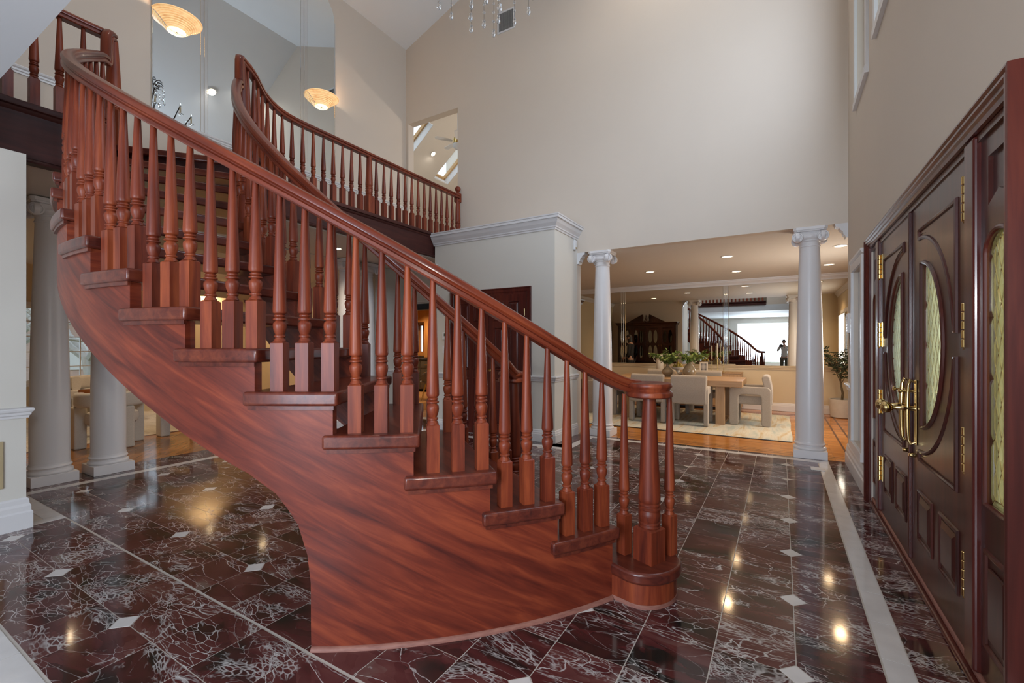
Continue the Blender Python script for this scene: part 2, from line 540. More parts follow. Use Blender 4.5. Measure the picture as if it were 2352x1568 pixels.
def border_rects(x0, y0, x1, y1, nx, ny):
    return [(x0+(x1-x0)*a/nx, y0+(y1-y0)*b/ny, x0+(x1-x0)*(a+1)/nx, y0+(y1-y0)*(b+1)/ny) for a in range(nx) for b in range(ny)]
dark_edges = border_rects(0.472, 0.592, 0.66, 6.47, 1, 19)+border_rects(-2.66, 6.39, 0.472, 6.475, 10, 1)+border_rects(-6.40, 1.05, -5.955, 6.4, 1, 17)
dark_edges += border_rects(-2.69, 5.464, -2.474, 6.39, 1, 3)+border_rects(-4.85, 5.464, -2.474, YC, 7, 1)
for (a, b, c, d) in dark_edges: cells.append((a, b, c, d, (False,)*4))
cells.sort(key=lambda c: -vis_size((c[0]+c[2])/2, (c[1]+c[3])/2))
cache = {}
def tile_mesh(w, h, cuts):
    key = (round(w, 3), round(h, 3), cuts)
    if key not in cache:
        mb = MB(); mb.prism(tile_poly(w, h, cuts), -0.012, 0.0)
        cache[key] = mb.mesh('tile', M['marble'])
    return cache[key]
rest = MB(); n_t = 0
for (X0, Y0, X1, Y1, cuts) in cells:
    vs = vis_size((X0+X1)/2, (Y0+Y1)/2)
    if vs > 0 and n_t < 298:
        o = place('tile', tile_mesh(X1-X0, Y1-Y0, cuts), floor, (X0, Y0, 0)); n_t += 1
    else:
        rest.prism([(p[0]+X0, p[1]+Y0) for p in tile_poly(X1-X0, Y1-Y0, cuts)], -0.012, 0.0)
if rest.v:
    rest.build('tile_field', M['marble_w'], floor)['kind'] = 'stuff'
dm = MB(); dm.prism([(-DH+.0025, 0), (0, -DH+.0025), (DH-.0025, 0), (0, DH-.0025)], -0.012, 0.0002)
dme = dm.mesh('diamond_inset', M['white_marble'])
for i in range(0, 21, 3):
    for j in range(-2, 19, 2):
        x, y = DX0-TX*i, DY0+TY*j
        if any(a-.01 < x-DH and x+DH < c+.01 and b-.01 < y-DH and y+DH < d+.01 for (a, b, c, d) in regions):
            place('diamond_inset', dme, floor, (x, y, 0))
def strip(x0, y0, x1, y1, nx, ny, th=0.0004):
    for (a, b, c, d) in border_rects(x0, y0, x1, y1, nx, ny):
        g = 0.0020
        mb = MB(); mb.box(a+g, b+g, -0.012, c-g, d-g, th); mb.build('border_tile', M['white_marble'], floor)
strip(0.371, 0.592, 0.472, 6.276, 1, 18)
strip(-2.474, 6.276, 0.472, 6.39, 9, 1)
strip(-2.474, 5.36, -2.37, 6.276, 1, 3)
strip(-4.95, 5.36, -2.474, 5.464, 8, 1)
strip(-5.955, 1.136, -5.85, 6.276, 1, 16)
strip(-5.85, 1.136, -4.93, 1.245, 3, 1)
strip(-4.93, 1.03, -4.82, 1.245, 1, 1)
strip(-4.80, 0.30, 0.66, 0.592, 17, 1)
strip(-4.80, -0.02, 0.66, 0.30, 17, 1)

# wooden floors of the dining room and living room
M['oak'] = None
def plank_mat(name, c0, c1, c2, bw, bh, rot=0.0, rough=0.16):
    m, nt, b = new_mat(name)
    v = coords(nt, 'Object', (1, 1, 1), (0, 0, rot))
    br = nt.nodes.new('ShaderNodeTexBrick')
    br.inputs['Scale'].default_value = 1.0
    br.inputs['Brick Width'].default_value = bw; br.inputs['Row Height'].default_value = bh
    br.inputs['Mortar Size'].default_value = 0.0012; br.inputs['Mortar Smooth'].default_value = 0.4
    br.inputs['Color1'].default_value = (0, 0, 0, 1); br.inputs['Color2'].default_value = (1, 1, 1, 1)
    br.inputs['Mortar'].default_value = (0, 0, 0, 1)
    nt.links.new(v, br.inputs['Vector'])
    vs = nt.nodes.new('ShaderNodeMapping'); vs.inputs['Scale'].default_value = (3, 40, 1); nt.links.new(v, vs.inputs[0])
    n = noise(nt, vs.outputs[0], 1.0, 4.0)
    f = math2(nt, 'ADD', math2(nt, 'MULTIPLY', br.outputs['Color'], 0.4), math2(nt, 'MULTIPLY', n.outputs['Fac'], 0.6))
    r = ramp(nt, [(0.25, c0), (0.5, c1), (0.8, c2)])
    nt.links.new(f, r.inputs[0])
    col = mixc(nt, r.outputs[0], tuple(x*0.45 for x in c0), br.outputs['Fac'])
    nt.links.new(col, b.inputs['Base Color'])
    b.inputs['Roughness'].default_value = rough
    return m
M['oak'] = plank_mat('honey_oak_planks', (0.36, 0.135, 0.030), (0.47, 0.19, 0.045), (0.56, 0.25, 0.07), 1.1, 0.083)
M['parquet'] = plank_mat('oak_parquet', (0.27, 0.115, 0.035), (0.38, 0.165, 0.05), (0.46, 0.215, 0.075), 0.30, 0.075, 0.785)
M['oak_k'] = plank_mat('kitchen_oak_planks', (0.42, 0.19, 0.06), (0.52, 0.25, 0.09), (0.60, 0.31, 0.12), 0.9, 0.075, 1.57, 0.25)
M['inlay'] = wood('walnut_inlay', (0.05, 0.018, 0.010), (0.085, 0.03, 0.016), (0.11, 0.04, 0.02), grain=(30, 2, 30), rough=0.2, coat=0.2)
mb = MB(); mb.box(-5.0, 6.475, -0.30, 1.45, YD+0.1, -0.004)
f1 = structure('floor', mb, M['oak'], 'honey oak floor of the dining room with dark inlay lines')
# border boards and inlay lines by the opening
yy = 6.477
for w, mt in ((0.105, 'oak'), (0.012, 'inlay'), (0.080, 'oak'), (0.012, 'inlay'), (0.075, 'oak'), (0.008, 'inlay')):
    for k in range(3 if mt == 'oak' else 1):
        n = 3 if mt == 'oak' else 1
        xa = -4.9+6.2*k/n; xb = -4.9+6.2*(k+1)/n
        m_ = MB(); m_.box(xa+.001, yy+.0008, -0.006, xb-.001, yy+w-.0008, 0.0)
        m_.build('border_board' if mt == 'oak' else 'inlay_strip', M[mt], f1)
    yy += w
for x in (0.695, 0.835):
    m_ = MB(); m_.box(x, yy, -0.006, x+0.022, 10.4, 0.0); m_.build('inlay_strip', M['inlay'], f1)
m_ = MB(); m_.box(-4.5, 10.40, -0.006, 0.857, 10.422, 0.0); m_.build('inlay_strip', M['inlay'], f1)
m_ = MB(); m_.box(-4.5, 10.26, -0.006, 0.717, 10.282, 0.0); m_.build('inlay_strip', M['inlay'], f1)
mb = MB(); mb.box(-12.2, -1.5, -0.30, -6.40, 8.0, 0.0)
f2 = structure('floor', mb, M['parquet'], 'oak parquet floor of the sitting room beyond the columns')
mb = MB(); mb.box(-10.3, 6.48, -0.30, -4.98, 11.0, -0.002)
f3 = structure('floor', mb, M['oak_k'], 'light oak floor of the kitchen beyond the hallway doorway')

# ------------------------------------------------------------------ walls
def wallbox(name, boxes, mat, label=None):
    mb = MB()
    for b in boxes: mb.box(*b)
    return structure(name, mb, M[mat], label)
ZT = 8.6
# front door wall with window and door openings
w1 = (5.10, 5.74, 3.84, 6.02)     # tall window by the corner (y0,y1,z0,z1)
w2 = (1.75, 4.60, 3.92, 6.02)     # wide window above the door
DOORY0, DOORY1, DOORZ = 2.134, 4.89, 2.18
SW = (5.36, 6.00, 0.34, 2.13)     # white sidelight window by the corner
X0, X1 = XW, XW+0.16
wallbox('wall_right', [
    (X0, -4.5, 0, X1, DOORY0, 3.84), (X0, DOORY0, DOORZ, X1, DOORY1, 3.84), (X0, DOORY1, 0, X1, SW[0], 3.84),
    (X0, SW[0], 0, X1, SW[1], SW[2]), (X0, SW[0], SW[3], X1, SW[1], 3.84), (X0, SW[1], 0, X1, YB+0.01, 3.84),
    (X0, -4.5, 3.84, X1, w2[0], 6.02), (X0, w2[0], 3.84, X1, w2[1], w2[2]), (X0, w2[1], 3.84, X1, w1[0], 6.02), (X0, w1[1], 3.84, X1, YB+0.15, 6.02),
    (X0, -4.5, 6.02, X1, YB+0.15, 6.6)], 'wall', 'cream wall around the mahogany front door')
# back wall: header over the dining room, wall behind the closet, hallway doorway, upper opening
Y0, Y1 = YB, YB+0.15
OX0, OX1, OZ1 = -6.19, -4.99, 5.63
wallbox('wall_back', [
    (XCR, Y0, ZB, XW, Y1, ZT), (OX1, Y0, 0, XCR, Y1, ZT), (XL-0.15, Y0, Z2, OX0, Y1, ZT), (OX0, Y0, OZ1, OX1, Y1, ZT),
    (XL-0.15, Y0, 2.10, OX1, Y1, Z2), (XL-0.15, Y0, 0, XL+0.0, Y1, 2.10), ], 'wall', 'tall cream wall above the dining room opening')
wallbox('wall_closet', [(XCL, YC, 0, XCR, YB, 3.10)], 'wall_white', 'pale closet wall with double doors and cornice')
# mirror wall (upper floor) and the lower returns
wallbox('wall_left', [(XL-0.15, -1.5, Z2, XL, YB, 7.6)], 'wall', 'upper landing wall carrying the tall mirror')
wallbox('wall_left_lower', [(XL-0.15, 5.68, 0, XL, YB, ZB)], 'wall_white', 'short pale wall beside the hallway doorway')
wallbox('wall_left_front', [(XL-0.15, -4.5, 0, -4.81, 1.02, ZB)], 'wall_white', 'pale wall end at the left edge with chair rail')
# header over the camera side and room behind the camera
wallbox('wall_front', [(XL, 0.50, ZB+.25, -3.3, 0.65, ZT), (-0.5, 0.50, ZB+.25, XW, 0.65, ZT), (-3.3, 0.50, 5.6, -0.5, 0.65, ZT), (-3.3, 0.50, ZB+.25, -0.5, 0.65, 3.07), (-4.0, -1.3, ZB+.25, 0.3, -1.2, 5.7), (-4.0, -1.2, 5.6, .3, .5, 5.7)], 'wall', 'header wall with a bridge opening behind the viewer')
wallbox('wall_front_room', [(-4.8, -4.5, 0, -1.95, -4.35, ZB), (0.35, -4.5, 0, XW, -4.35, ZB), (-1.95, -4.5, 0, 0.35, -4.35, 0.5), (-1.95, -4.5, 2.5, 0.35, -4.35, ZB)], 'wall_white')
wallbox('ceiling', [(-6.3, -4.5, ZB, XW, 0.66, ZB+0.25)], 'soffit', 'pale soffit in the upper left corner')
# vaulted ceiling of the hall
mb = MB()
xs = [XW+0.2, -2.8, XL-0.15]
P = [(x, ceil_z(x)) for x in xs]; Q = [(x, z+0.12) for (x, z) in P]
mb.slab(P+Q[::-1], 'y', 0.45, YB+0.2)
structure('ceiling', mb, M['vault'], 'vaulted ceiling of the hall')
# upper landing slab
mb = MB()
lp = [(XL, -1.4), (-4.90, -1.4), (-4.90, 1.50)]
lp += [spol(2.66, 16.0)[:2], spol(1.69, 16.0)[:2], (-4.47, 2.50), (-4.66, 2.70), (-4.80, 2.90), (-4.88, 3.12), (-4.90, 3.4), (-4.90, YB), (XL, YB)]
mb.prism(lp, ZB+0.01, Z2-0.004)
structure('ceiling_landing', mb, M['ceil'], 'underside of the upper landing')
mb = MB(); mb.prism(lp, Z2-0.004, Z2)
M['carpet'] = plain('beige_landing_floor', (0.42, 0.36, 0.29), (0.36, 0.31, 0.25), 0.8, 40)
structure('floor_landing', mb, M['carpet'], 'upper landing floor')

# dining room shell
DXL, DXR = -4.95, 1.32
wallbox('wall_dining_back', [(DXL-.1, YD, 0, DXR+.1, YD+0.12, ZB)], 'wall_tan', 'tan dining room wall below and around the mirror')
DW = (7.6, 8.9, 0.85, 2.15)
wallbox('wall_dining_right', [(DXR, YB+.15, 0, DXR+.12, DW[0], ZB), (DXR, DW[1], 0, DXR+.12, YD, ZB), (DXR, DW[0], 0, DXR+.12, DW[1], DW[2]), (DXR, DW[0], DW[3], DXR+.12, DW[1], ZB)], 'wall_tan')
wallbox('wall_dining_left', [(DXL-.12, YB+.15, 0, DXL, 7.3, ZB), (DXL-.12, 8.3, 0, DXL, YD, ZB), (DXL-.12, 7.3, 2.1, DXL, 8.3, ZB)], 'wall_tan')
wallbox('wall_dining_front', [(XW+.16, YB-.02, 0, DXR+.12, YB+.15, ZB)], 'wall_tan')
wallbox('ceiling', [(DXL-.1, YB+.15, ZB, DXR+.12, YD+.1, ZB+0.15)], 'ceil', 'dining room ceiling with recessed lights')
# sitting room shell
LW = (2.05, 4.35, 0.70, 2.05)
XLW = -11.2
wallbox('wall_sitting_far', [(XLW-.15, -1.5, 0, XLW, LW[0], ZB), (XLW-.15, LW[1], 0, XLW, 8.0, ZB), (XLW-.15, LW[0], 0, XLW, LW[1], LW[2]), (XLW-.15, LW[0], LW[3], XLW, LW[1], ZB)], 'wall_tan', 'sitting room wall around the wide window')
wallbox('wall_sitting_side', [(XLW, 6.4, 0, XL-.15, 6.55, ZB), (XLW, -1.6, 0, XL-.15, -1.5, ZB)], 'wall_tan')
wallbox('ceiling', [(XLW, -1.5, ZB, XL-.02, 6.5, ZB+.15)], 'ceil', 'sitting room ceiling')
# kitchen shell beyond the hallway
wallbox('wall_kitchen_far', [(-10.4, 10.6, 0, -9.76, 10.75, 2.7), (-9.37, 10.6, 0, -4.95, 10.75, 2.7), (-9.76, 10.6, 0, -9.37, 10.75, 1.12), (-9.76, 10.6, 2.02, -9.37, 10.75, 2.7)], 'wall_tan')
wallbox('wall_kitchen_side', [(-5.07, 6.61, 0, -4.96, 10.6, 2.7), (-10.4, 6.61, 0, -10.2, 10.6, 2.7), (-10.4, 6.56, 0, XL-.15, 6.61, 2.7)], 'wall_tan')
wallbox('ceiling', [(-10.3, 6.6, 2.62, -5.0, 10.7, 2.72)], 'ceil', 'kitchen ceiling')
# upper room with the sloped ceiling seen through the landing doorway
def slope_z(x): return 5.94+0.78*(x+8.19)
sky = [(-8.185, -6.80, 9.50, 10.10), (-8.62, -7.23, 7.79, 8.39)]     # x0,x1,y0,y1 of the two skylight wells
YU0, YU1, XU0, XU1 = YB+0.15, 13.0, -10.6, -3.2
ys = sorted({YU0, YU1, sky[0][2], sky[0][3], sky[1][2], sky[1][3]})
mb = MB()
def slope_piece(x0, x1, y0, y1):
    mb.slab([(x0, slope_z(x0)), (x1, slope_z(x1)), (x1, slope_z(x1)+.03), (x0, slope_z(x0)+.03)], 'y', y0, y1)
for k in range(len(ys)-1):
    cut = [s for s in sky if s[2] <= ys[k]+1e-6 and s[3] >= ys[k+1]-1e-6]
    if not cut: slope_piece(XU0, XU1, ys[k], ys[k+1])
    else:
        slope_piece(XU0, cut[0][0], ys[k], ys[k+1]); slope_piece(cut[0][1], XU1, ys[k], ys[k+1])
structure('ceiling', mb, M['ceil'], 'sloped ceiling with skylights seen through the landing doorway')
wallbox('wall_upper_room', [(XU0-.1, YU0, 2.9, XU0, YU1, 4.2), (XU1, YU0, 2.9, XU1+.1, YU1, 10.0), (XU0, YU1, 2.9, XU1, YU1+.1, 10.0)], 'wall')
wallbox('floor_upper_room', [(XU0, YU0, 2.86, XU1, YU1, 2.95)], 'carpet')
M['well'] = plain('skylight_well_white', (0.80, 0.82, 0.84), (0.78, 0.80, 0.82), 0.6, 2)
M['pine'] = wood('pine_sash', (0.42, 0.25, 0.10), (0.52, 0.32, 0.14), (0.60, 0.38, 0.18), grain=(3, 30, 30), rough=0.4, coat=0.1)
for k, (x0, x1, y0, y1) in enumerate(sky):
    nrm = Vector((-0.78, 0, 1)).normalized(); dp = 0.24
    def sp(x, y, d): return (x+nrm.x*d, y, slope_z(x)+nrm.z*d)
    root = thing('window_%d' % (7+k), 'skylight with white well in the sloped upper ceiling, %s one' % ('lower' if k == 0 else 'upper left'), 'skylight', sp(x0, y0, 0), kind='structure')
    off = Vector(root.location)
    def q(x, y, d): return tuple(Vector(sp(x, y, d))-off)
    mb = MB()
    e_ = .006
    for (a, b) in (((x0+e_, y0+e_), (x1-e_, y0+e_)), ((x1-e_, y0+e_), (x1-e_, y1-e_)), ((x1-e_, y1-e_), (x0+e_, y1-e_)), ((x0+e_, y1-e_), (x0+e_, y0+e_))):
        mb.add([q(a[0], a[1], 0), q(b[0], b[1], 0), q(b[0], b[1], dp), q(a[0], a[1], dp)], [(0, 1, 2, 3)])
        cx, cy = (x0+x1)/2, (y0+y1)/2
    mb.build('well', M['well'], root)
    fr = MB(); w = 0.05
    for (a, b, c, d) in ((x0, y0, x1, y0+w), (x0, y1-w, x1, y1), (x0, y0, x0+w, y1), (x1-w, y0, x1, y1)):
        P8 = [q(a, b, dp-.06), q(c, b, dp-.06), q(c, d, dp-.06), q(a, d, dp-.06), q(a, b, dp+.02), q(c, b, dp+.02), q(c, d, dp+.02), q(a, d, dp+.02)]
        fr.add(P8, [(0,3,2,1),(4,5,6,7),(0,1,5,4),(1,2,6,5),(2,3,7,6),(3,0,4,7)])
    fr.build('sash', M['pine'], root)
    pn = MB(); pn.add([q(x0+w, y0+w, dp), q(x1-w, y0+w, dp), q(x1-w, y1-w, dp), q(x0+w, y1-w, dp)], [(0, 1, 2, 3)])
    pn.build('glass', M['pane'], root)

# ------------------------------------------------------------------ mouldings
CHAIR = [(0, 0), (.012, .002), (.014, .018), (.022, .026), (.024, .042), (.034, .052), (.038, .066), (.034, .074), (.018, .078), (0, .080)]
BASE = [(0, 0), (.022, 0), (.022, .105), (.018, .112), (.018, .128), (.012, .140), (.010, .158), (.004, .166), (0, .168)]
BASE_L = [(0, 0), (.030, 0), (.030, .120), (.022, .132), (.022, .165), (.014, .185), (.012, .215), (.004, .225), (0, .228)]
CROWN = [(0, 0), (.012, 0), (.014, .018), (.026, .028), (.028, .044), (.040, .060), (.060, .085), (.076, .115), (.082, .140), (.094, .150), (.096, .166), (.108, .172), (.110, .188), (0, .190)]
def up(prof, z): return [(a, b+z) for (a, b) in prof]
def trim(name, path, prof, mat='trim', label=None):
    mb = MB(); mb.mold(path, prof, False)
    return structure(name, mb, M[mat], label)
cl_path = [(XCL, YC), (XCR, YC), (XCR, YB)]
trim('trim_1', [(XCL-.02, YC), (XCR, YC), (XCR, YB)], up(CROWN, 2.965), label='grey white cornice along the top of the closet wall')
mb = MB(); mb.box(XCL-.02, YC-.10, 3.10, XCR+.10, YB, 3.156); structure('trim_2', mb, M['trim'], 'flat ledge on top of the closet cornice')
trim('trim_3', [(-3.06, YC), (XCR, YC), (XCR, YB)], up(CHAIR, 0.845), label='chair rail on the closet wall, right part')
trim('trim_4', [(XCL, YC), (-4.51, YC)], up(CHAIR, 0.845), label='chair rail on the closet wall, left part')
trim('baseboard_closet', [(-3.06, YC), (XCR, YC), (XCR, YB)], BASE)
trim('baseboard_closet_left', [(XCL, YC), (-4.51, YC)], BASE)
trim('trim_5', [(-4.81, -2.0), (-4.81, 1.02), (-6.4, 1.02)], up(CHAIR, 0.815), label='chair rail on the near left wall end')
trim('baseboard_left', [(-4.81, -2.0), (-4.81, 1.02), (-6.4, 1.02)], BASE_L)
trim('trim_6', [(XL, YB), (XL, 5.68), (-6.4, 5.68)][::-1], up(CHAIR, 0.825))
trim('baseboard_hall', [(-6.4, 5.68), (XL, 5.68), (XL, YB)], BASE)
trim('trim_7', [(XL, -1.5), (XL, YB-.001)], up(CHAIR, 3.945), label='chair rail below the tall landing mirror')
trim('baseboard_landing', [(XL, -1.5), (XL, YB-.001)], up(BASE, Z2))
trim('trim_8', [(XW, YB), (XW, 6.09)], up(CHAIR, 0.845), label='chair rail stub between corner and white window')
trim('baseboard_right', [(XW, YB), (XW, 4.98)], BASE_L)
trim('baseboard_right_near', [(XW, 2.04), (XW, 0.0)], BASE_L)
# dining mouldings: crown, mirror ledge, base
CR2 = [(0, 0), (.010, 0), (.014, .02), (.030, .045), (.050, .065), (.056, .09), (.070, .098), (.072, .112), (0, .112)]
trim('trim_9', [(DXL, YB+.16), (DXL, YD), (DXR, YD), (DXR, YB+.16)], up(CR2, ZB-.112), label='crown moulding around the dining ceiling')
trim('trim_10', [(DXL, 8.32), (DXL, YD), (DXR, YD), (DXR, YB+.16)], up([(0, 0), (.02, .004), (.022, .03), (.034, .036), (.038, .062), (.05, .068), (.052, .082), (0, .084)], 0.848), 'wall_tan', label='tan moulded ledge under the dining mirror')
trim('baseboard_dining', [(DXL, 8.32), (DXL, YD), (DXR, YD), (DXR, YB+.16)], BASE, label='white baseboard of the dining room')
# ornate white brackets at the ends of the dining beam
def bracket(name, x, y, sgn, label):
    mb = MB()
    pr = [(0, 0), (.02, 0), (.03, .03), (.045, .045), (.05, .075), (.075, .10), (.085, .125), (.12, .14), (.125, .17), (0, .17)]
    pts = [(x+sgn*a, z+ZB-.17) for (a, z) in pr]
    mb.slab(pts, 'y', y, y+.13)
    o = mb.build(name, M['trim']); o['kind'] = 'structure'; o['label'] = label
    return o
bracket('trim_11', XCR, YB+.0, 1, 'white moulded bracket where the beam meets the closet')
bracket('trim_12', XW, YB+.0, -1, 'white moulded bracket where the beam meets the door wall')
bracket('trim_13', -4.81-1.44+0.0, 1.03, 1, 'white moulded bracket above the left columns')
# doorway with black frame to the kitchen
root = thing('door_3', 'black framed doorway leading from the hallway to the kitchen', None, (-5.6, YB, 0), kind='structure')
mb = MB(); mb.box(-.65, -.02, 0, -.55, .17, 2.14); mb.box(.50, -.02, 0, .60, .17, 2.14); mb.box(-.65, -.02, 2.03, .60, .17, 2.14)
mb.build('casing', M['black'], root)
trim('trim_14', [(XL, YB), (OX1, YB)], up([(0, 0), (.02, .003), (.026, .02), (.03, .03), (0, .034)], 2.17), 'wall', label='thin picture ledge above the black doorway')
# ------------------------------------------------------------------ curved staircase
RAIL_C = 0.7235                   # rail underside above the nosing line
RB_O, RB_I = 2.662, 1.692         # baluster circles
RAIL = [(-.028, 0), (.028, 0), (.034, .007), (.034, .022), (.024, .029), (.023, .034), (.034, .041), (.036, .056), (.029, .069), (.013, .076), (-.013, .076), (-.029, .069), (-.036, .056), (-.034, .041), (-.023, .034), (-.024, .029), (-.034, .022), (-.034, .007)]
def bal_profile(h, top=0.0125):
    return [(.027, .222), (.024, .231), (.0195, .237), (.0195, .240), (.0245, .244), (.0245, .249), (.0185, .254), (.0205, .259), (.0265, .276), (.0290, .294), (.0272, .306),
            (.0205, .313), (.0190, .317), (.0285, .321), (.0285, .326), (.0195, .332), (.0240, .336), (.0240, .341), (.0190, .346), (.0275, .351), (.0295, .358), (.0295, .366), (top, h)]
def baluster_mesh(name, h, sq=0.058, sqh=0.222):
    mb = MB()
    s = sq/2; c = .007
    V = [(-s, -s, 0), (s, -s, 0), (s, s, 0), (-s, s, 0), (-s, -s, sqh-c), (s, -s, sqh-c), (s, s, sqh-c), (-s, s, sqh-c)]
    k = s-.0075
    V += [(-k, -k, sqh), (k, -k, sqh), (k, k, sqh), (-k, k, sqh)]
    F = [(0, 3, 2, 1), (8, 9, 10, 11)]
    for i in range(4):
        j = (i+1) % 4
        F += [(i, j, 4+j, 4+i), (4+i, 4+j, 8+j, 8+i)]
    mb.add(V, F)
    mb.lathe(bal_profile(h), n=16)
    return mb.mesh(name, M['mahog'])
def newel_mesh(name, h, sq=0.118, sqh=0.172, topr=0.034, botr=0.058):
    mb = MB(); s = sq/2
    V = [(-s, -s, 0), (s, -s, 0), (s, s, 0), (-s, s, 0), (-s, -s, sqh), (s, -s, sqh), (s, s, sqh), (-s, s, sqh)]
    k = s-.010
    V += [(-k, -k, sqh+.010), (k, -k, sqh+.010), (k, k, sqh+.010), (-k, k, sqh+.010)]
    F = [(0, 3, 2, 1), (8, 9, 10, 11)]
    for i in range(4):
        j = (i+1) % 4
        F += [(i, j, 4+j, 4+i), (4+i, 4+j, 8+j, 8+i)]
    mb.add(V, F)
    z = sqh+.008; q = botr/.058
    pr = [(.054, 0), (.056, .006), (.052, .012), (.050, .016), (.056, .020), (.056, .028), (.051, .033), (.054, .040), (.0575, .065), (.0575, .082), (.052, .090), (.052, .094), (.058, .098), (.059, .106), (.053, .112), (.053, .116), (.0575, .121), (.0575, .128), (.052, .134), (.057, .142), (.0585, .155), (.0585, .166)]
    pr = [(r*q, z+zz) for (r, zz) in pr]+[(topr, h)]
    mb.lathe(pr, n=24)
    return mb.mesh(name, M['mahog'])

stair = thing('staircase', 'curved open riser mahogany staircase rising from the marble hall to the upper landing', 'staircase', (SC.x, SC.y, 0))
TH = 0.062
def arc(R, i0, i1, n): return [sloc(R, i0+(i1-i0)*k/n)[:2] for k in range(n+1)]
# treads: one mesh, turned and lifted
def tread_poly(i): return arc(RO, i, i+1.197, 8)+arc(RI, i+1.197, i, 8)
me = None
for i in range(2, 16):
    if me is None:
        mb = MB(); mb.prism(tread_poly(0), -TH, 0, True)
        me = mb.mesh('tread', M['mahog_tread'])
    o = place('tread', me, stair, (0, 0, i*RISE), -SDA*i, (0.012, 3))
    # cove moulding under the tread ends
    cv = MB()
    if i == 2:
        cvm = []
        for (ra, rb) in ((2.712, 2.727), (1.648, 1.662)):
            cv = MB(); cv.prism(arc(rb, .06, 1.15, 6)+arc(ra, 1.15, .06, 6), -TH-.018, -TH, True)
            cvm.append(cv.mesh('cove_moulding', M['mahog_tread']))
    for q in cvm: place('cove_moulding', q, stair, (0, 0, i*RISE), -SDA*i)
# bullnose bottom step
def local_frame(i):
    a = sang(i); return Vector((cos(a), sin(a), 0)), Vector((sin(a), -cos(a), 0))     # radial, climbing direction
OC = Vector(sloc(2.80, 1.55)); IC = Vector(sloc(1.555, 1.55))
er, et = local_frame(1.55)
def bull(ra, rt, i_back=2.11, R1=2.69, R2=1.68):
    P = []
    for k in range(17):
        ph = -pi/2+pi*k/16
        v = OC-er*.015+er*ra*cos(ph)+et*rt*sin(ph); P.append((v.x, v.y))
    P.append(sloc(R1, i_back)[:2]); P.append(sloc(R2, i_back)[:2])
    for k in range(17):
        ph = pi/2-pi*k/16
        v = IC-er*ra*cos(ph)+et*rt*sin(ph); P.append((v.x, v.y))
    return P
mb = MB(); mb.prism(bull(0.166, 0.198), RISE-TH, RISE, True)
mb.build('bottom_tread', M['mahog_tread'], stair, bev=(0.014, 3))
mb = MB(); mb.prism(bull(0.141, 0.176), 0.02, RISE-TH, True); mb.build('curved_riser', M['mahog'], stair)
mb = MB(); mb.prism(bull(0.143, 0.178), 0, 0.022, True); mb.build('riser_foot', M['worn'], stair)
# stringers
BOT = [(1.9, 0.0), (6.352, 0.0), (6.356, .10), (6.36, .30), (6.40, .421), (6.52, .557), (6.66, .63), (6.804, .693), (7.157, .778), (7.653, .861), (8.083, .940)]
def bot(i):
    if i >= BOT[-1][0]: return i*RISE-.604
    for (a, b) in zip(BOT, BOT[1:]):
        if i <= b[0]: return b[1] if b[0] == a[0] else a[1]+(b[1]-a[1])*(i-a[0])/(b[0]-a[0])
def stringer(name, ra, rb, face_out, par):
    S = []          # (idx, top, bottom)
    ss = sorted({round(2.09+k*0.25, 4) for k in range(56)} | {b[0] for b in BOT[1:]} | {16.02})
    for i in range(2, 16): ss += [i+.085-1e-4, i+.085+1e-4]
    ss = sorted(s for s in ss if 2.08 <= s <= 16.03)
    for s in ss:
        k = min(15, max(1, math.floor(s-.085)))
        S.append((s, k*RISE-TH-.001, bot(s)))
    mb = MB(); V = []; U = []; F = []
    for (s, t, b) in S:
        for (R, z) in ((ra, b), (rb, b), (rb, t), (ra, t)):
            p = sloc(R, s, z); V.append(p)
            # grain follows the pitch of the stair
            x = s*SDA*R; g = atan2(RISE, SDA*R)
            U.append((x*cos(g)+z*sin(g), -x*sin(g)+z*cos(g)))
    n = len(S)
    for k in range(n-1):
        a, b = 4*k, 4*k+4
        F += [(a, b, b+3, a+3), (a+1, a+2, b+2, b+1), (a+3, b+3, b+2, a+2), (a, a+1, b+1, b)]
    F += [(0, 3, 2, 1), (4*n-4, 4*n-3, 4*n-2, 4*n-1)]
    mb.add(V, F, True, U)
    return mb.build(name, M['mahog_str'], par)
st_o = stringer('stringer', 2.662, 2.712, True, stair); st_o['label'] = 'broad outer stringer with diagonal grain and scuffed foot'
stringer('stringer', 1.662, 1.712, False, stair)
# worn shoe moulding along the foot of the outer stringer
pts = [sloc(2.712, 2.10+4.25*k/30, 0) for k in range(31)]
sd = [local_frame(2.10+4.25*k/30)[0] for k in range(31)]
mb = MB(); mb.sweep([(0, 0), (.015, 0), (.0145, .006), (.011, .012), (.006, .0165), (0, .018)], pts, sd, [(0, 0, 1)]*31)
mb.build('shoe_moulding', M['worn'], stair)
# outer balusters, three to a tread; inner balusters, two to a tread
def fz(i): return i*RISE+RAIL_C
for off in (.17, .503, .837):
    me = baluster_mesh('baluster', RAIL_C+off*RISE+.012)
    for i in range(2, 16):
        if i == 15 and off > .6: continue
        p = sloc(RB_O, i+off, i*RISE)
        place('baluster', me, stair, p, sang(i+.4))
for off in (.27, .77):
    me = baluster_mesh('baluster', RAIL_C+off*RISE+.012)
    for i in range(2, 16):
        if i == 15 and off > .6: continue
        place('baluster', me, stair, sloc(RB_I, i+off, i*RISE), sang(i+.4))
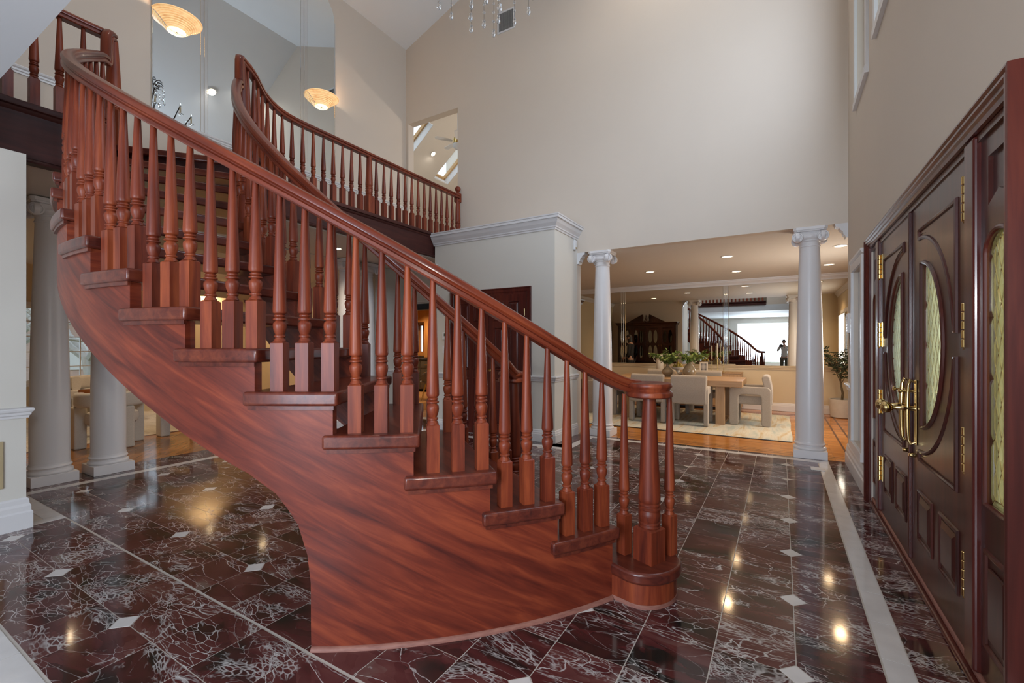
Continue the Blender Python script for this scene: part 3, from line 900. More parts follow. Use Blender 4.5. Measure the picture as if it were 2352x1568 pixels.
# bottom newels with disc caps and the balusters clustered round them
nm = newel_mesh('newel_post', 1.08-RISE)
bm_ = baluster_mesh('baluster', 1.08-RISE)
capb = MB(); capb.lathe([(0, 1.072), (.112, 1.072), (.121, 1.079), (.1225, 1.090), (.120, 1.100), (.112, 1.106), (.106, 1.112), (.108, 1.120), (.117, 1.128), (.119, 1.138), (.114, 1.148), (.100, 1.1515), (.094, 1.1495), (0, 1.151)], n=40)
capm = capb.mesh('newel_cap', M['mahog'])
for (c, sg) in ((OC, 1), (IC, -1)):
    place('newel_post', nm, stair, (c.x, c.y, RISE), radians(-23.8))
    place('newel_cap', capm, stair, (c.x, c.y, 0))
    for (a, b) in ((-.03, .132), (-.03, -.118), (.125, -.03)):
        if sg < 0 and a > 0: continue
        v = c+er*a*sg*1.0+et*b
        if sg > 0 and b == .132: v = Vector((-.755-SC.x, 2.490-SC.y, 0))
        if sg > 0 and b == -.118: v = Vector((-.535-SC.x, 2.612-SC.y, 0))
        if sg > 0 and a > .1: v = Vector((-.665-SC.x, 2.610-SC.y, 0))
        place('baluster', bm_, stair, (v.x, v.y, RISE), radians(-23.8))
# handrails
LOWZ, TOPZ = 1.078, 3.952
def sm(x, a, b): t = max(0, min(1, (x-a)/(b-a))); return t*t*(3-2*t)
def rail_path(RB, Rcap):
    P = []; S = []
    i = 1.62
    while i <= 15.46:
        d = fz(i)-LOWZ; z = LOWZ+.5*(d+sqrt(d*d+.0022))
        R = RB+(Rcap-RB)*(1-sm(i, 1.5, 2.7))
        P.append(sloc(R, i, z)); S.append(local_frame(i)[0]); i += 0.12
    zt = fz(15.46)
    for (ii, z) in ((15.56, zt+.010), (15.66, zt+.012), (15.74, zt+.018), (15.79, zt+.045), (15.81, zt+.09), (15.815, zt+.15), (15.82, TOPZ-.065), (15.84, TOPZ-.025), (15.88, TOPZ-.004), (15.93, TOPZ), (16.02, TOPZ)):
        P.append(sloc(RB, ii, z)); S.append(local_frame(ii)[0])
    return P, S
def rail_obj(RB, Rcap, par):
    P, S = rail_path(RB, Rcap)
    U = []
    for k in range(len(P)):
        t = (Vector(P[min(k+1, len(P)-1)])-Vector(P[max(k-1, 0)])).normalized()
        U.append(S[k].cross(t).normalized()*-1 if S[k].cross(t).z < 0 or False else S[k].cross(t).normalized())
    # keep the up vectors continuous through the vertical gooseneck
    for k in range(1, len(U)):
        if U[k].dot(U[k-1]) < 0: U[k] = -U[k]
    mb = MB(); mb.sweep(RAIL, P, S, U, True, True, True)
    return mb.build('handrail', M['mahog_uv'], par)
rail_obj(RB_O, 2.735, stair)
rail_obj(RB_I, 1.62, stair)

# ------------------------------------------------------------------ landing balustrades
CURB = 3.18
NEW_O = Vector(spol(2.66, 16.02)); NEW_I = Vector(spol(1.69, 16.02))
bh = TOPZ-CURB+.012
bal_l = baluster_mesh('baluster', bh, sqh=0.222)
def curb_rail(name, label, path, base, fascia_z, bal_from, bal_to, step, skip=(), group=None):
    root = thing(name, label, 'railing', (base[0], base[1], Z2-.006))
    off = Vector((base[0], base[1], Z2-.006))
    pts = [Vector(p) for p in path]
    # resample
    L = [0.0]
    for a, b in zip(pts, pts[1:]): L.append(L[-1]+(b-a).length)
    def at(s):
        s = max(0, min(L[-1], s))
        for k in range(len(L)-1):
            if s <= L[k+1]+1e-9:
                t = (s-L[k])/(L[k+1]-L[k]); return pts[k].lerp(pts[k+1], t), (pts[k+1]-pts[k]).normalized()
    n = max(2, int(L[-1]/.06))
    PP = []; SS = []
    for k in range(n+1):
        p, t = at(L[-1]*k/n); p2, t2 = at(L[-1]*k/n+.05); p0, t0 = at(L[-1]*k/n-.05)
        t = (p2-p0).normalized()
        PP.append(p-off); SS.append(Vector((t.y, -t.x, 0)))
    UP = [(0, 0, 1)]*(n+1)
    def sw(nm, prof, z, mat, uv=False):
        mb = MB(); mb.sweep(prof, [tuple(p+Vector((0, 0, z))) for p in PP], SS, UP, True, True, uv)
        return mb.build(nm, mat, root)
    sw('handrail', RAIL, TOPZ, M['mahog_uv'], True)
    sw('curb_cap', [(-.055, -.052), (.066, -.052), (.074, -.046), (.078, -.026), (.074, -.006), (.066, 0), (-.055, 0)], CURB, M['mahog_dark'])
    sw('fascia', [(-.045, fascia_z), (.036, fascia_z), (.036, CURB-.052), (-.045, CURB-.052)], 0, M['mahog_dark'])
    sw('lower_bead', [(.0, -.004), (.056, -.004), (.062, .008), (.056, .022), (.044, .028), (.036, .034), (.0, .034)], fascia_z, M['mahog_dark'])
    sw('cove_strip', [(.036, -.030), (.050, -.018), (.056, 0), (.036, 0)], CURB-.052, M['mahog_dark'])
    s = bal_from
    while s <= bal_to:
        if not any(abs(s-q) < .075 for q in skip):
            p, t = at(s)
            o = place('baluster', bal_l, root, tuple(p-off+Vector((0, 0, CURB))), atan2(t.y, t.x))
        s += step
    return root, off, at
NEWEL_U = newel_mesh('newel_post', TOPZ-Z2+.01, sq=.112, sqh=.30, topr=.032, botr=.056)
# left run, toward the viewer's side
rl, off, _ = curb_rail('landing_railing', 'dark mahogany landing railing in the upper left corner', [(-4.925, -0.9, 0), (-4.925, 1.50, 0)], (-4.925, 0.8), 2.735, 0.9+.376, 2.30, .142)
place('newel_post', NEWEL_U, rl, (NEW_O.x-off.x, NEW_O.y-off.y, 0.006), sang(16))
# right run, curving out of the inner newel and on to the back wall
curve = [(NEW_I.x, NEW_I.y), (-4.36, 2.40), (-4.45, 2.505), (-4.56, 2.61), (-4.67, 2.72), (-4.76, 2.84), (-4.83, 2.96), (-4.875, 3.08), (-4.90, 3.22), (-4.905, 3.4), (-4.905, 6.37)]
s_mid = 1.17+ (4.345-3.22)
rr, off, at = curb_rail('landing_railing', 'long mahogany landing railing curving to a ball topped newel at the back wall', [(a, b, 0) for (a, b) in curve], (-4.905, 4.3), 2.80, .10, 4.28, .1425, skip=(0.0,))
place('newel_post', NEWEL_U, rr, (NEW_I.x-off.x, NEW_I.y-off.y, 0.006), sang(16))
mid = newel_mesh('middle_newel', TOPZ-CURB+.01, sq=.105, sqh=.235, topr=.036, botr=.050)
place('middle_newel', mid, rr, (-4.905-off.x, 4.345-off.y, CURB-off.z))
for c in list(kids(rr)):                      # the middle newel takes the place of the nearest baluster
    if c.name.startswith('baluster') and abs(c.location.y+off.y-4.345) < .095: bpy.data.objects.remove(c)
mb = MB()
mb.box(-.05, -.05, 0, .05, .05, .20)
mb.lathe([(.047, .20), (.043, .215), (.048, .225), (.048, .24), (.038, .25), (.044, .27), (.050, .30), (.046, .325), (.038, .335), (.048, .345), (.048, .36), (.038, .37), (.046, .385), (.047, .41), (.040, .64), (.034, .70), (.044, .71), (.044, .725)], n=20)
mb.box(-.046, -.046, .725, .046, .046, .875)
mb.lathe([(.046, .875), (.036, .885), (.024, .90), (.024, .912)], n=20)
mb.ball((0, 0, .955), .052, 20, 12)
o = mb.build('end_newel', M['mahog'], rr, (-4.945-off.x, 6.392-off.y, CURB-off.z))
o['label'] = 'end newel topped with a ball finial'
# landing nosing and its fascia between the two newels
mb = MB()
no, ni = spol(2.66, 16.0), spol(1.69, 16.0)
fo, fi = spol(2.66, 15.80), spol(1.69, 15.80)
mb.prism([fo[:2], fi[:2], spol(1.69, 16.3)[:2], spol(2.66, 16.3)[:2]], Z2-.058, Z2+.002)
ln = mb.build('trim_15', M['mahog_tread'], bev=(.012, 3)); ln['kind'] = 'structure'; ln['label'] = 'mahogany nosing at the head of the stairs'
mb = MB(); mb.prism([spol(2.66, 15.98)[:2], spol(1.69, 15.98)[:2], spol(1.69, 16.12)[:2], spol(2.66, 16.12)[:2]], ZB+.02, Z2-.058)
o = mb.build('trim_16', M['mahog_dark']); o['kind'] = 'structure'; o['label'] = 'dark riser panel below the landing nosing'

# bridge railing over the room behind the viewer, seen at the top of the dining mirror
curb_rail('landing_railing', 'mahogany bridge railing glimpsed at the top of the dining mirror', [(-0.52, 0.66, 0), (-3.28, 0.66, 0)], (-1.9, .66), 3.02, .12, 2.70, .142)
# ------------------------------------------------------------------ front door
def hole_slab(mb, x0, x1, rect, hole):
    """slab between x0 and x1 covering rect (y0,z0,y1,z1) with a star-shaped hole (list of (y,z))"""
    y0, z0, y1, z1 = rect
    cy = sum(p[0] for p in hole)/len(hole); cz = sum(p[1] for p in hole)/len(hole)
    pts = []
    def hit(a):
        dy, dz = cos(a), sin(a); t = 1e9
        if dy > 1e-9: t = min(t, (y1-cy)/dy)
        if dy < -1e-9: t = min(t, (y0-cy)/dy)
        if dz > 1e-9: t = min(t, (z1-cz)/dz)
        if dz < -1e-9: t = min(t, (z0-cz)/dz)
        return (cy+dy*t, cz+dz*t)
    ang = [atan2(p[1]-cz, p[0]-cy) for p in hole]
    corners = [(atan2(c[1]-cz, c[0]-cy), c) for c in ((y0, z0), (y1, z0), (y1, z1), (y0, z1))]
    ring = [(a, h, hit(a)) for a, h in zip(ang, hole)]
    for (ca, c) in corners:       # move the nearest ring point onto the corner
        k = min(range(len(ring)), key=lambda q: abs((ring[q][0]-ca+pi) % (2*pi)-pi))
        ring[k] = (ring[k][0], ring[k][1], c)
    ring.sort(key=lambda r: r[0])
    n = len(ring); V = []
    for (x) in (x0, x1):
        V += [(x, r[1][0], r[1][1]) for r in ring]+[(x, r[2][0], r[2][1]) for r in ring]
    F = []
    for k in range(n):
        j = (k+1) % n
        F += [(k, j, n+j, n+k), (2*n+k, 3*n+k, 3*n+j, 2*n+j), (k, 2*n+k, 2*n+j, j), (n+k, n+j, 3*n+j, 3*n+k)]
    mb.add(V, F)
def ellipse(cy, cz, a, b, n=48): return [(cy+a*cos(2*pi*k/n), cz+b*sin(2*pi*k/n)) for k in range(n)]
def arched(y0, y1, z0, z1, rise, n=14):
    P = [(y0, z0), ((y0+y1)/2, z0), (y1, z0)]
    for k in range(1, 4): P.append((y1, z0+(z1-rise-z0)*k/4))
    for k in range(n+1):
        a = pi*k/n; P.append(((y0+y1)/2+(y1-y0)/2*cos(a), z1-rise+rise*sin(a)))
    for k in range(3, 0, -1): P.append((y0, z0+(z1-rise-z0)*k/4))
    return P
def clip_poly(poly, clip):
    """Sutherland-Hodgman; clip is convex, counter-clockwise"""
    out = poly
    for i in range(len(clip)):
        a, b = clip[i], clip[(i+1) % len(clip)]
        def side(p): return (b[0]-a[0])*(p[1]-a[1])-(b[1]-a[1])*(p[0]-a[0])
        inp = out; out = []
        for k in range(len(inp)):
            p, q = inp[k], inp[(k+1) % len(inp)]
            sp_, sq_ = side(p), side(q)
            if sp_ >= 0: out.append(p)
            if (sp_ >= 0) != (sq_ >= 0):
                t = sp_/(sp_-sq_); out.append((p[0]+(q[0]-p[0])*t, p[1]+(q[1]-p[1])*t))
        if len(out) < 3: return []
    return out
def area(P): return abs(sum(P[i][0]*P[(i+1) % len(P)][1]-P[(i+1) % len(P)][0]*P[i][1] for i in range(len(P))))/2
def bevel_pane(parent, P, x, mat, d=0.006, ins=0.72, name='pane'):
    cy = sum(p[0] for p in P)/len(P); cz = sum(p[1] for p in P)/len(P)
    n = len(P)
    V = [(x, p[0], p[1]) for p in P]+[(x-d, cy+(p[0]-cy)*ins, cz+(p[1]-cz)*ins) for p in P]
    F = [(k, (k+1) % n, n+(k+1) % n, n+k) for k in range(n)]+[tuple(range(n, 2*n))]
    mb = MB(); mb.add(V, F); mb.build(name, mat, parent)
def leaded(parent, hole, x, pitch, mat, inset=0.03, off=(0, 0)):
    cy = sum(p[0] for p in hole)/len(hole); cz = (min(p[1] for p in hole)+max(p[1] for p in hole))/2
    hy = max(p[0] for p in hole)-cy; hz = max(p[1] for p in hole)-cz
    inner = [(cy+(p[0]-cy)*(1-inset/hy), cz+(p[1]-cz)*(1-inset/hz)) for p in hole]
    a = sum(inner[i][0]*inner[(i+1) % len(inner)][1]-inner[(i+1) % len(inner)][0]*inner[i][1] for i in range(len(inner)))
    if a < 0: inner = inner[::-1]; hole = hole[::-1]
    py, pz = pitch; came = MB(); lines = set()
    nR = int(hz/pz)+2; nC = int(hy/py)+2
    for r in range(-2*nR, 2*nR+1):
        for c in range(-nC, nC+1):
            y = cy+off[0]+(c+(0.5 if r % 2 else 0))*py; z = cz+off[1]+r*pz/2
            D = [(y, z-pz/2), (y+py/2, z), (y, z+pz/2), (y-py/2, z)]
            P = clip_poly(D, inner)
            if len(P) < 3 or area(P) < py*pz*.03: continue
            bevel_pane(parent, P, x, mat)
            for k in range(len(P)):
                p, q = P[k], P[(k+1) % len(P)]
                key = tuple(sorted(((round(p[0], 3), round(p[1], 3)), (round(q[0], 3), round(q[1], 3)))))
                if key in lines or hypot(p[0]-q[0], p[1]-q[1]) < .01: continue
                lines.add(key)
                came.tube([(x-.002, p[0], p[1]), (x-.002, q[0], q[1])], .0016, 4, False)
    # border of bevelled strips
    n = len(hole); stp = max(1, n//14); ks = list(range(0, n, stp))
    for i, k in enumerate(ks):
        k2 = ks[i+1] if i+1 < len(ks) else n
        idx = [q % n for q in range(k, k2+1)]
        P = [hole[q] for q in idx]+[inner[q] for q in idx[::-1]]
        if area(P) > 1e-5: bevel_pane(parent, P, x, mat, ins=0.8, name='border_pane')
        came.tube([(x-.002, *hole[k]), (x-.002, *inner[k])], .0018, 4, False)
    o = came.build('came', M['came'], parent); o['kind'] = 'stuff'
def loop_mold(parent, P, x, r, mat, name='moulding', closed=True, n=8):
    pts = [(x, p[0], p[1]) for p in P]
    if closed:
        # closed ring: sweep with explicit frames
        m = len(pts); prof = [(r*cos(2*pi*k/n), r*sin(2*pi*k/n)) for k in range(n)]
        sides = []
        for i in range(m):
            a, b, c = Vector(pts[i-1]), Vector(pts[i]), Vector(pts[(i+1) % m])
            t1, t2 = (b-a).normalized(), (c-b).normalized()
            s1 = Vector((0, -t1.z, t1.y)); s2 = Vector((0, -t2.z, t2.y))
            k = max(.25, 1+s1.dot(s2)); sides.append((s1+s2)/k)
        mb = MB(); V = []; F = []
        for i in range(m):
            for (s, u) in prof: V.append(tuple(Vector(pts[i])+sides[i]*s+Vector((u, 0, 0))))
        for i in range(m):
            i2 = (i+1) % m
            for k in range(n):
                k2 = (k+1) % n
                F.append((i*n+k, i*n+k2, i2*n+k2, i2*n+k))
        mb.add(V, F, True)
    else:
        mb = MB(); mb.tube(pts, r, n)
    return mb.build(name, mat, parent)

XF = XW+0.008                     # leaf face
door = thing('door_1', 'tall dark mahogany double front door with oval leaded glass and sidelights', None, (0, 0, 0), kind='structure')
CASE = [(0, 0), (0, .042), (.010, .044), (.016, .036), (.024, .040), (.034, .040), (.042, .030), (.056, .030), (.062, .020), (.080, .016), (.080, 0)]
Yl, Yr, Zc = 4.97, 2.054, 2.262
mb = MB()
mb.sweep(CASE, [(XW, Yl, 0), (XW, Yl, Zc), (XW, Yr, Zc), (XW, Yr, 0)], [(0, -1, 0), (0, -1, -1), (0, 1, -1), (0, 1, 0)], [(-1, 0, 0)]*4, True, False)
mb.build('casing', M['mahog_casing'], door)
mb = MB(); mb.box(XW-.02, 2.134, .0, XW+.14, 4.89, .028); mb.build('threshold', M['mahog_casing'], door, bev=(.008, 2))
mb = MB(); mb.box(XW+.0, 2.134, .028, XW+.12, 4.89, .055); mb.build('sill', M['worn'], door, bev=(.008, 2))
for (a, b) in ((4.510, 4.620), (2.470, 2.580)):
    mb = MB(); mb.box(XW-.012, a, .055, XW+.10, b, 2.18); mb.build('mullion', M['mahog_casing'], door, bev=(.012, 3))
mb = MB(); mb.box(XW+.0, 2.134, 2.150, XW+.10, 4.89, 2.185); mb.build('head_jamb', M['mahog_door'], door)
LZ0, LZ1 = 0.058, 2.150
def make_leaf(y0, y1, name, sg):
    """sg: +1 hinged at y0, -1 hinged at y1; the two half ovals make one oval"""
    cy, cz = (y0+y1)/2, 1.353
    ym = (y1-.233) if sg > 0 else (y0+.233)          # straight edge of the half oval
    def half(da, n=30):
        P = []
        for k in range(n+1):
            t = pi/2-pi*k/n; P.append((ym-sg*(.390+da)*cos(t)+sg*da, cz+(.453+da)*sin(t)))
        for k in range(1, 8): P.append((ym+sg*da, cz-(.453+da)+2*(.453+da)*k/8))
        return P if sg < 0 else P
    hole = half(0)
    mb = MB(); hole_slab(mb, XF, XF+.045, (y0+.002, LZ0, y1-.002, LZ1), hole)
    leaf = mb.build('leaf', M['mahog_door'], door)
    loop_mold(leaf, half(.004), XF, .012, M['mahog_door'])
    yh = (y0+.156) if sg > 0 else (y1-.156)
    ys = (y1-.188) if sg > 0 else (y0+.188)
    for sz in (-1, 1):
        def spand(g):
            P = [(ys-sg*g, cz+sz*(.645-g)), (yh+sg*g, cz+sz*(.645-g)), (yh+sg*g, cz+sz*(.062+g*2.2))]
            for k in range(21):
                t = radians(6+84*k/20)
                y = ys-sg*(.600+g)*cos(t); z = (.598+g)*sin(t)
                if (y-(yh+sg*g))*sg < 0 or z < .062+g*2.2 or z > .645-g-.012: continue
                if g and (y-(ys-sg*g))*sg > 0: continue
                P.append((y, cz+sz*z))
            return P
        loop_mold(leaf, spand(0), XF, .0115, M['mahog_door'], 'spandrel_moulding')
        I = spand(.024)
        if len(I) > 4:
            mb = MB(); mb.slab(I, 'x', XF-.005, XF+.004); mb.build('spandrel_panel', M['mahog_door'], leaf)
    for (a, b) in ((-.343, -.083), (.055, .315)):
        R = [(cy+a, .255), (cy+b, .255), (cy+b, .525), (cy+a, .525)]
        loop_mold(leaf, R, XF, .010, M['mahog_door'], 'panel_moulding')
        mb = MB()
        i1, i2 = .022, .050
        V = [(XF-.001, cy+a+i1, .255+i1), (XF-.001, cy+b-i1, .255+i1), (XF-.001, cy+b-i1, .525-i1), (XF-.001, cy+a+i1, .525-i1),
             (XF-.011, cy+a+i2, .255+i2), (XF-.011, cy+b-i2, .255+i2), (XF-.011, cy+b-i2, .525-i2), (XF-.011, cy+a+i2, .525-i2)]
        mb.add(V, [(0, 1, 5, 4), (1, 2, 6, 5), (2, 3, 7, 6), (3, 0, 4, 7), (4, 5, 6, 7), (0, 3, 2, 1)]); mb.build('raised_panel', M['mahog_door'], leaf)
    leaded(leaf, hole, XF+.022, (.062, .125), M['leaded2' if y0 > 3 else 'leaded'], .030)
    mb = MB(); mb.slab(half(.001), 'x', XF+.030, XF+.036); mb.build('glass', M['leaded2'], leaf)
    return leaf
leafL = make_leaf(3.550, 4.510, 'leaf', -1)
leafR = make_leaf(2.580, 3.548, 'leaf', 1)
leafL['label'] = 'far leaf of the front door'
leafR['label'] = 'near leaf of the front door'
mb = MB(); mb.box(XF-.016, 3.536, LZ0+.02, XF+.004, 3.566, LZ1); mb.build('astragal', M['mahog_door'], leafL, bev=(.007, 3))
def hinge(leaf, y, z, tall=.19):
    mb = MB(); r = .0125
    for k in range(5):
        mb.lathe([(r*.8, k*tall/5+.0015), (r, k*tall/5+.004), (r, (k+1)*tall/5-.004), (r*.8, (k+1)*tall/5-.0015)], (XF-.012, y, z), 10)
    mb.lathe([(.004, -.008), (.007, -.003), (.004, 0)], (XF-.012, y, z), 8)
    o = mb.build('hinge', M['brass'], leaf); o['kind'] = 'stuff'
    mb = MB(); mb.box(XF-.003, y-.036, z, XF-.0005, y+.036, z+tall); mb.build('hinge_plate', M['brass'], leaf)
for z in (.30, .82, 1.34, 1.87): hinge(leafR, 2.590, z); hinge(leafL, 4.500, z)
def handle(leaf, y, sgn):
    mb = MB()
    mb.box(XF-.006, y-.024, .775, XF-.001, y+.024, 1.150); mb.build('handle_plate', M['brass'], leaf, bev=(.004, 2))
    mb = MB()
    xs = XF-.036
    mb.tube([(XF-.004, y, 1.135), (XF-.026, y, 1.150), (xs, y, 1.120), (xs-.003, y, 1.04), (xs-.004, y, .96), (xs-.003, y, .88), (xs, y, .80), (XF-.026, y, .775), (XF-.004, y, .79)], [.007, .009, .010, .0125, .0135, .0125, .010, .009, .007], 12)
    mb.build('pull_handle', M['brass'], leaf)
    mb = MB()
    mb.lathe([(.014, 0), (.014, .05), (.017, .055), (.011, .065), (.011, .10), (.020, .108), (.030, .118), (.034, .132), (.032, .146), (.022, .156), (.010, .160), (0, .160)], (XF-.004, y, .985), 18, True, 'x')
    # lathe along +x; flip so that the knob points into the room
    mb.v = [(2*(XF-.004)-v[0], v[1], v[2]) for v in mb.v]
    mb.build('knob', M['brass'], leaf)
    mb = MB(); mb.lathe([(.007, 0), (.007, .06), (.014, .064), (.015, .072), (.008, .078), (0, .078)], (XF-.004, y, 1.085), 12, True, 'x')
    mb.v = [(2*(XF-.004)-v[0], v[1], v[2]) for v in mb.v]
    mb.build('thumb_turn', M['brass'], leaf)
    mb = MB(); mb.lathe([(.012, 0), (.014, .006), (.012, .028), (.008, .032), (0, .032)], (XF-.002, y, .715), 12, True, 'x')
    mb.v = [(2*(XF-.002)-v[0], v[1], v[2]) for v in mb.v]
    mb.build('flush_bolt', M['brass'], leaf)
handle(leafL, 3.595, 1); handle(leafR, 3.440, -1)
def make_sidelight(y0, y1):
    hole = arched(y0+.055, y1-.055, .745, 1.775, .075)
    mb = MB(); hole_slab(mb, XF+.004, XF+.045, (y0, .058, y1, 1.84), hole)
    sl = mb.build('sidelight', M['mahog_door'], door)
    mb = MB(); hole_slab(mb, XF+.004, XF+.045, (y0, 1.84, y1, 2.150), arched(y0+.07, y1-.07, 1.885, 2.075, .0)[::1] if False else [(y0+.07, 1.885), ((y0+y1)/2, 1.925), (y1-.07, 1.885), (y1-.07, 1.98), (y1-.07, 2.07), ((y0+y1)/2, 2.07), (y0+.07, 2.07), (y0+.07, 1.98)])
    mb.build('top_panel', M['mahog_door'], sl)
    mb = MB(); mb.box(XF+.018, y0+.06, 1.87, XF+.03, y1-.06, 2.08); mb.build('raised_panel', M['mahog_door'], sl, bev=(.006, 2))
    loop_mold(sl, arched(y0+.050, y1-.050, .740, 1.780, .078), XF+.004, .010, M['mahog_casing'])
    R = [(y0+.055, .20), (y1-.055, .20), (y1-.055, .56), (y0+.055, .56)]
    loop_mold(sl, R, XF+.004, .011, M['mahog_door'], 'panel_moulding')
    mb = MB(); mb.box(XF-.006, y0+.095, .245, XF+.006, y1-.095, .515); mb.build('raised_panel', M['mahog_door'], sl, bev=(.008, 2))
    leaded(sl, hole, XF+.022, (.054, .125), M['leaded'], .022)
    mb = MB(); mb.slab(hole, 'x', XF+.030, XF+.036); mb.build('glass', M['leaded'], sl)
    return sl
make_sidelight(2.136, 2.470)['label'] = 'near sidelight with tall arched leaded glass'
make_sidelight(4.620, 4.888)['label'] = 'far sidelight half hidden by the casing'

# ------------------------------------------------------------------ closet double doors
d2 = thing('door_2', 'mahogany six panel double doors of the coat closet', None, (0, 0, 0), kind='structure')
mb = MB()
CASE2 = [(0, 0), (0, .028), (.012, .030), (.022, .022), (.060, .022), (.072, .014), (.100, .014), (.100, 0)]
mb.sweep(CASE2, [(-4.512, YC, 0), (-4.512, YC, 2.20), (-3.056, YC, 2.20), (-3.056, YC, 0)], [(1, 0, 0), (1, 0, -1), (-1, 0, -1), (-1, 0, 0)], [(0, -1, 0)]*4, True, False)
mb.build('casing', M['mahog_casing'], d2)
for (a, b, k) in ((-4.412, -3.786, 0), (-3.782, -3.156, 1)):
    mb = MB(); mb.box(a, YC-.012, .01, b, YC-.001, 2.10); lf = mb.build('leaf', M['mahog_casing'], d2)
    w = b-a
    for (z0, z1) in ((1.72, 2.0), (.98, 1.62), (.16, .86)):
        for (p, q) in ((.09, w/2-.04), (w/2+.04, w-.09)):
            mb = MB()
            A = (a+p, z0, a+q, z1); i1, i2, i3 = 0, .016, .045
            Y = YC-.012
            V = []
            for (ii, d) in ((0, .0), (.008, -.010), (.018, .004), (.045, -.008)):
                V += [(A[0]+ii, Y+d, A[1]+ii), (A[2]-ii, Y+d, A[1]+ii), (A[2]-ii, Y+d, A[3]-ii), (A[0]+ii, Y+d, A[3]-ii)]
            F = []
            for r in range(3):
                for s in range(4): F.append((r*4+s, r*4+(s+1) % 4, r*4+4+(s+1) % 4, r*4+4+s))
            F.append((12, 13, 14, 15)); mb.add(V, F); mb.build('panel', M['mahog_casing'], lf)
    kx = b-.07 if k == 0 else a+.07
    mb = MB(); mb.lathe([(.026, 0), (.026, .006), (.012, .012), (.010, .035), (.022, .045), (.027, .056), (.022, .068), (0, .072)], (kx, 0, .985), 14, True, 'y')
    mb.v = [(v[0], YC-.012-v[1], v[2]) for v in mb.v]; mb.build('knob', M['brass'], lf)
    hx = a+.004 if k == 0 else b-.004
    for z in (.25, 1.0, 1.78):
        mb = MB(); mb.lathe([(.008, 0), (.008, .10)], (hx, YC-.020, z), 8); mb.build('hinge', M['brass'], lf)

# ------------------------------------------------------------------ windows
def window_x(name, label, x, y0, y1, z0, z1, cols, rows, inward, casing=.07, depth=.12, bar=.018, mat='trim', pane='pane', sill=True):
    """window in a wall of constant x; inward = direction (+1/-1) of the room"""
    root = thing(name, label, None, (x, (y0+y1)/2, z0), kind='structure')
    cy = (y0+y1)/2; hw = (y1-y0)/2; h = z1-z0
    def bx(nm, a, b, c, d, xa, xb, m=mat):
        mb = MB(); mb.box(min(xa, xb), a, b, max(xa, xb), c, d); return mb.build(nm, M[m], root)
    i = inward
    if casing:
        bx('casing', -hw-casing, 0, -hw, h+casing, 0, .022*i); bx('casing', hw, 0, hw+casing, h+casing, 0, .022*i)
        bx('casing', -hw, h, hw, h+casing, 0, .022*i)
        bx('casing', -hw-casing, -casing, hw+casing, 0, 0, .030*i)
    f = .045
    xa, xb = -depth*i*.55, -depth*i*.9
    bx('sash', -hw, 0, -hw+f, h, xa, xb); bx('sash', hw-f, 0, hw, h, xa, xb); bx('sash', -hw, 0, hw, f, xa, xb); bx('sash', -hw, h-f, hw, h, xa, xb)
    for k in range(1, cols): 
        y = -hw+2*hw*k/cols; bx('muntin', y-bar/2, f, y+bar/2, h-f, xa-.003*i, xb+.003*i)
    for k in range(1, rows):
        z = h*k/rows; bx('muntin', -hw+f, z-bar/2, hw-f, z+bar/2, xa-.006*i, xb+.006*i)
    xm = (xa+xb)/2
    bx('glass', -hw+f, f, hw-f, h-f, xm-.003, xm+.003, pane)
    return root
window_x('window_1', 'tall narrow upper window next to the back corner', XW, w1[0], w1[1], w1[2], w1[3], 1, 1, -1)
window_x('window_2', 'wide upper window above the front door', XW, w2[0], w2[1], w2[2], w2[3], 3, 1, -1)
wr = window_x('window_3', 'white cased tall window with closed white shade between corner and front door', XW, SW[0], SW[1], SW[2], SW[3], 1, 1, -1, casing=.08, depth=.10)
M['shade'] = plain('white_roller_shade', (0.60, 0.64, 0.66), (0.58, 0.62, 0.64), 0.7, 3)
mb = MB(); mb.box(.040, -(SW[1]-SW[0])/2+.01, .01, .046, (SW[1]-SW[0])/2-.01, SW[3]-SW[2]-.01); mb.build('shade', M['shade'], wr)
mb = MB(); mb.sweep([(0, 0), (.02, .01), (.03, .03), (.03, .05), (0, .05)], [(XW, SW[0]-.10, SW[3]+.08), (XW, SW[1]+.10, SW[3]+.08)], [(-1, 0, 0)]*2, [(0, 0, 1)]*2, True, False)
mb.v = [(v[0]-XW, v[1]-(SW[0]+SW[1])/2, v[2]-SW[2]) for v in mb.v]; mb.build('head_cap', M['trim'], wr)
window_x('window_4', 'wide sitting room window with a grid of small panes and trees outside', XLW, LW[0], LW[1], LW[2], LW[3], 11, 5, 1, casing=.06, bar=.016)
window_x('window_5', 'dining room side window seen in the mirror', DXR, DW[0], DW[1], DW[2], DW[3], 2, 1, -1, casing=.08)

# ------------------------------------------------------------------ mirrors
um = thing('wall_mirror', 'tall landing mirror with rounded top corners, reflecting the vault', 'mirror', (XL+.001, 3.57, 4.025))
def mpanel(name, poly, mat, root, x0=0, x1=.008, y0=3.57, z0=4.025):
    mb = MB(); mb.slab([(p[0]-y0, p[1]-z0) for p in poly], 'x', x0, x1); return mb.build(name, M[mat], root, bev=(.004, 1) if mat == 'bevel' else None)
def rect(a, b, c, d): return [(a, b), (c, b), (c, d), (a, d)]
zt = 7.0
arcR = [(4.41+.40*cos(pi/2*k/12), 6.60+.40*sin(pi/2*k/12)) for k in range(13)]
mpanel('mirror_panel', [(4.325, 4.025), (4.81, 4.025)]+arcR+[(4.325, zt)], 'mirror', um)
mpanel('mirror_panel', rect(2.925, 4.025, 4.205, zt), 'mirror', um)
arcL = [(2.745+.40*cos(pi/2+pi/2*k/12), 6.60+.40*sin(pi/2+pi/2*k/12)) for k in range(13)]
mpanel('mirror_panel', [(2.345, 4.025), (2.835, 4.025), (2.835, zt)]+arcL, 'mirror', um)
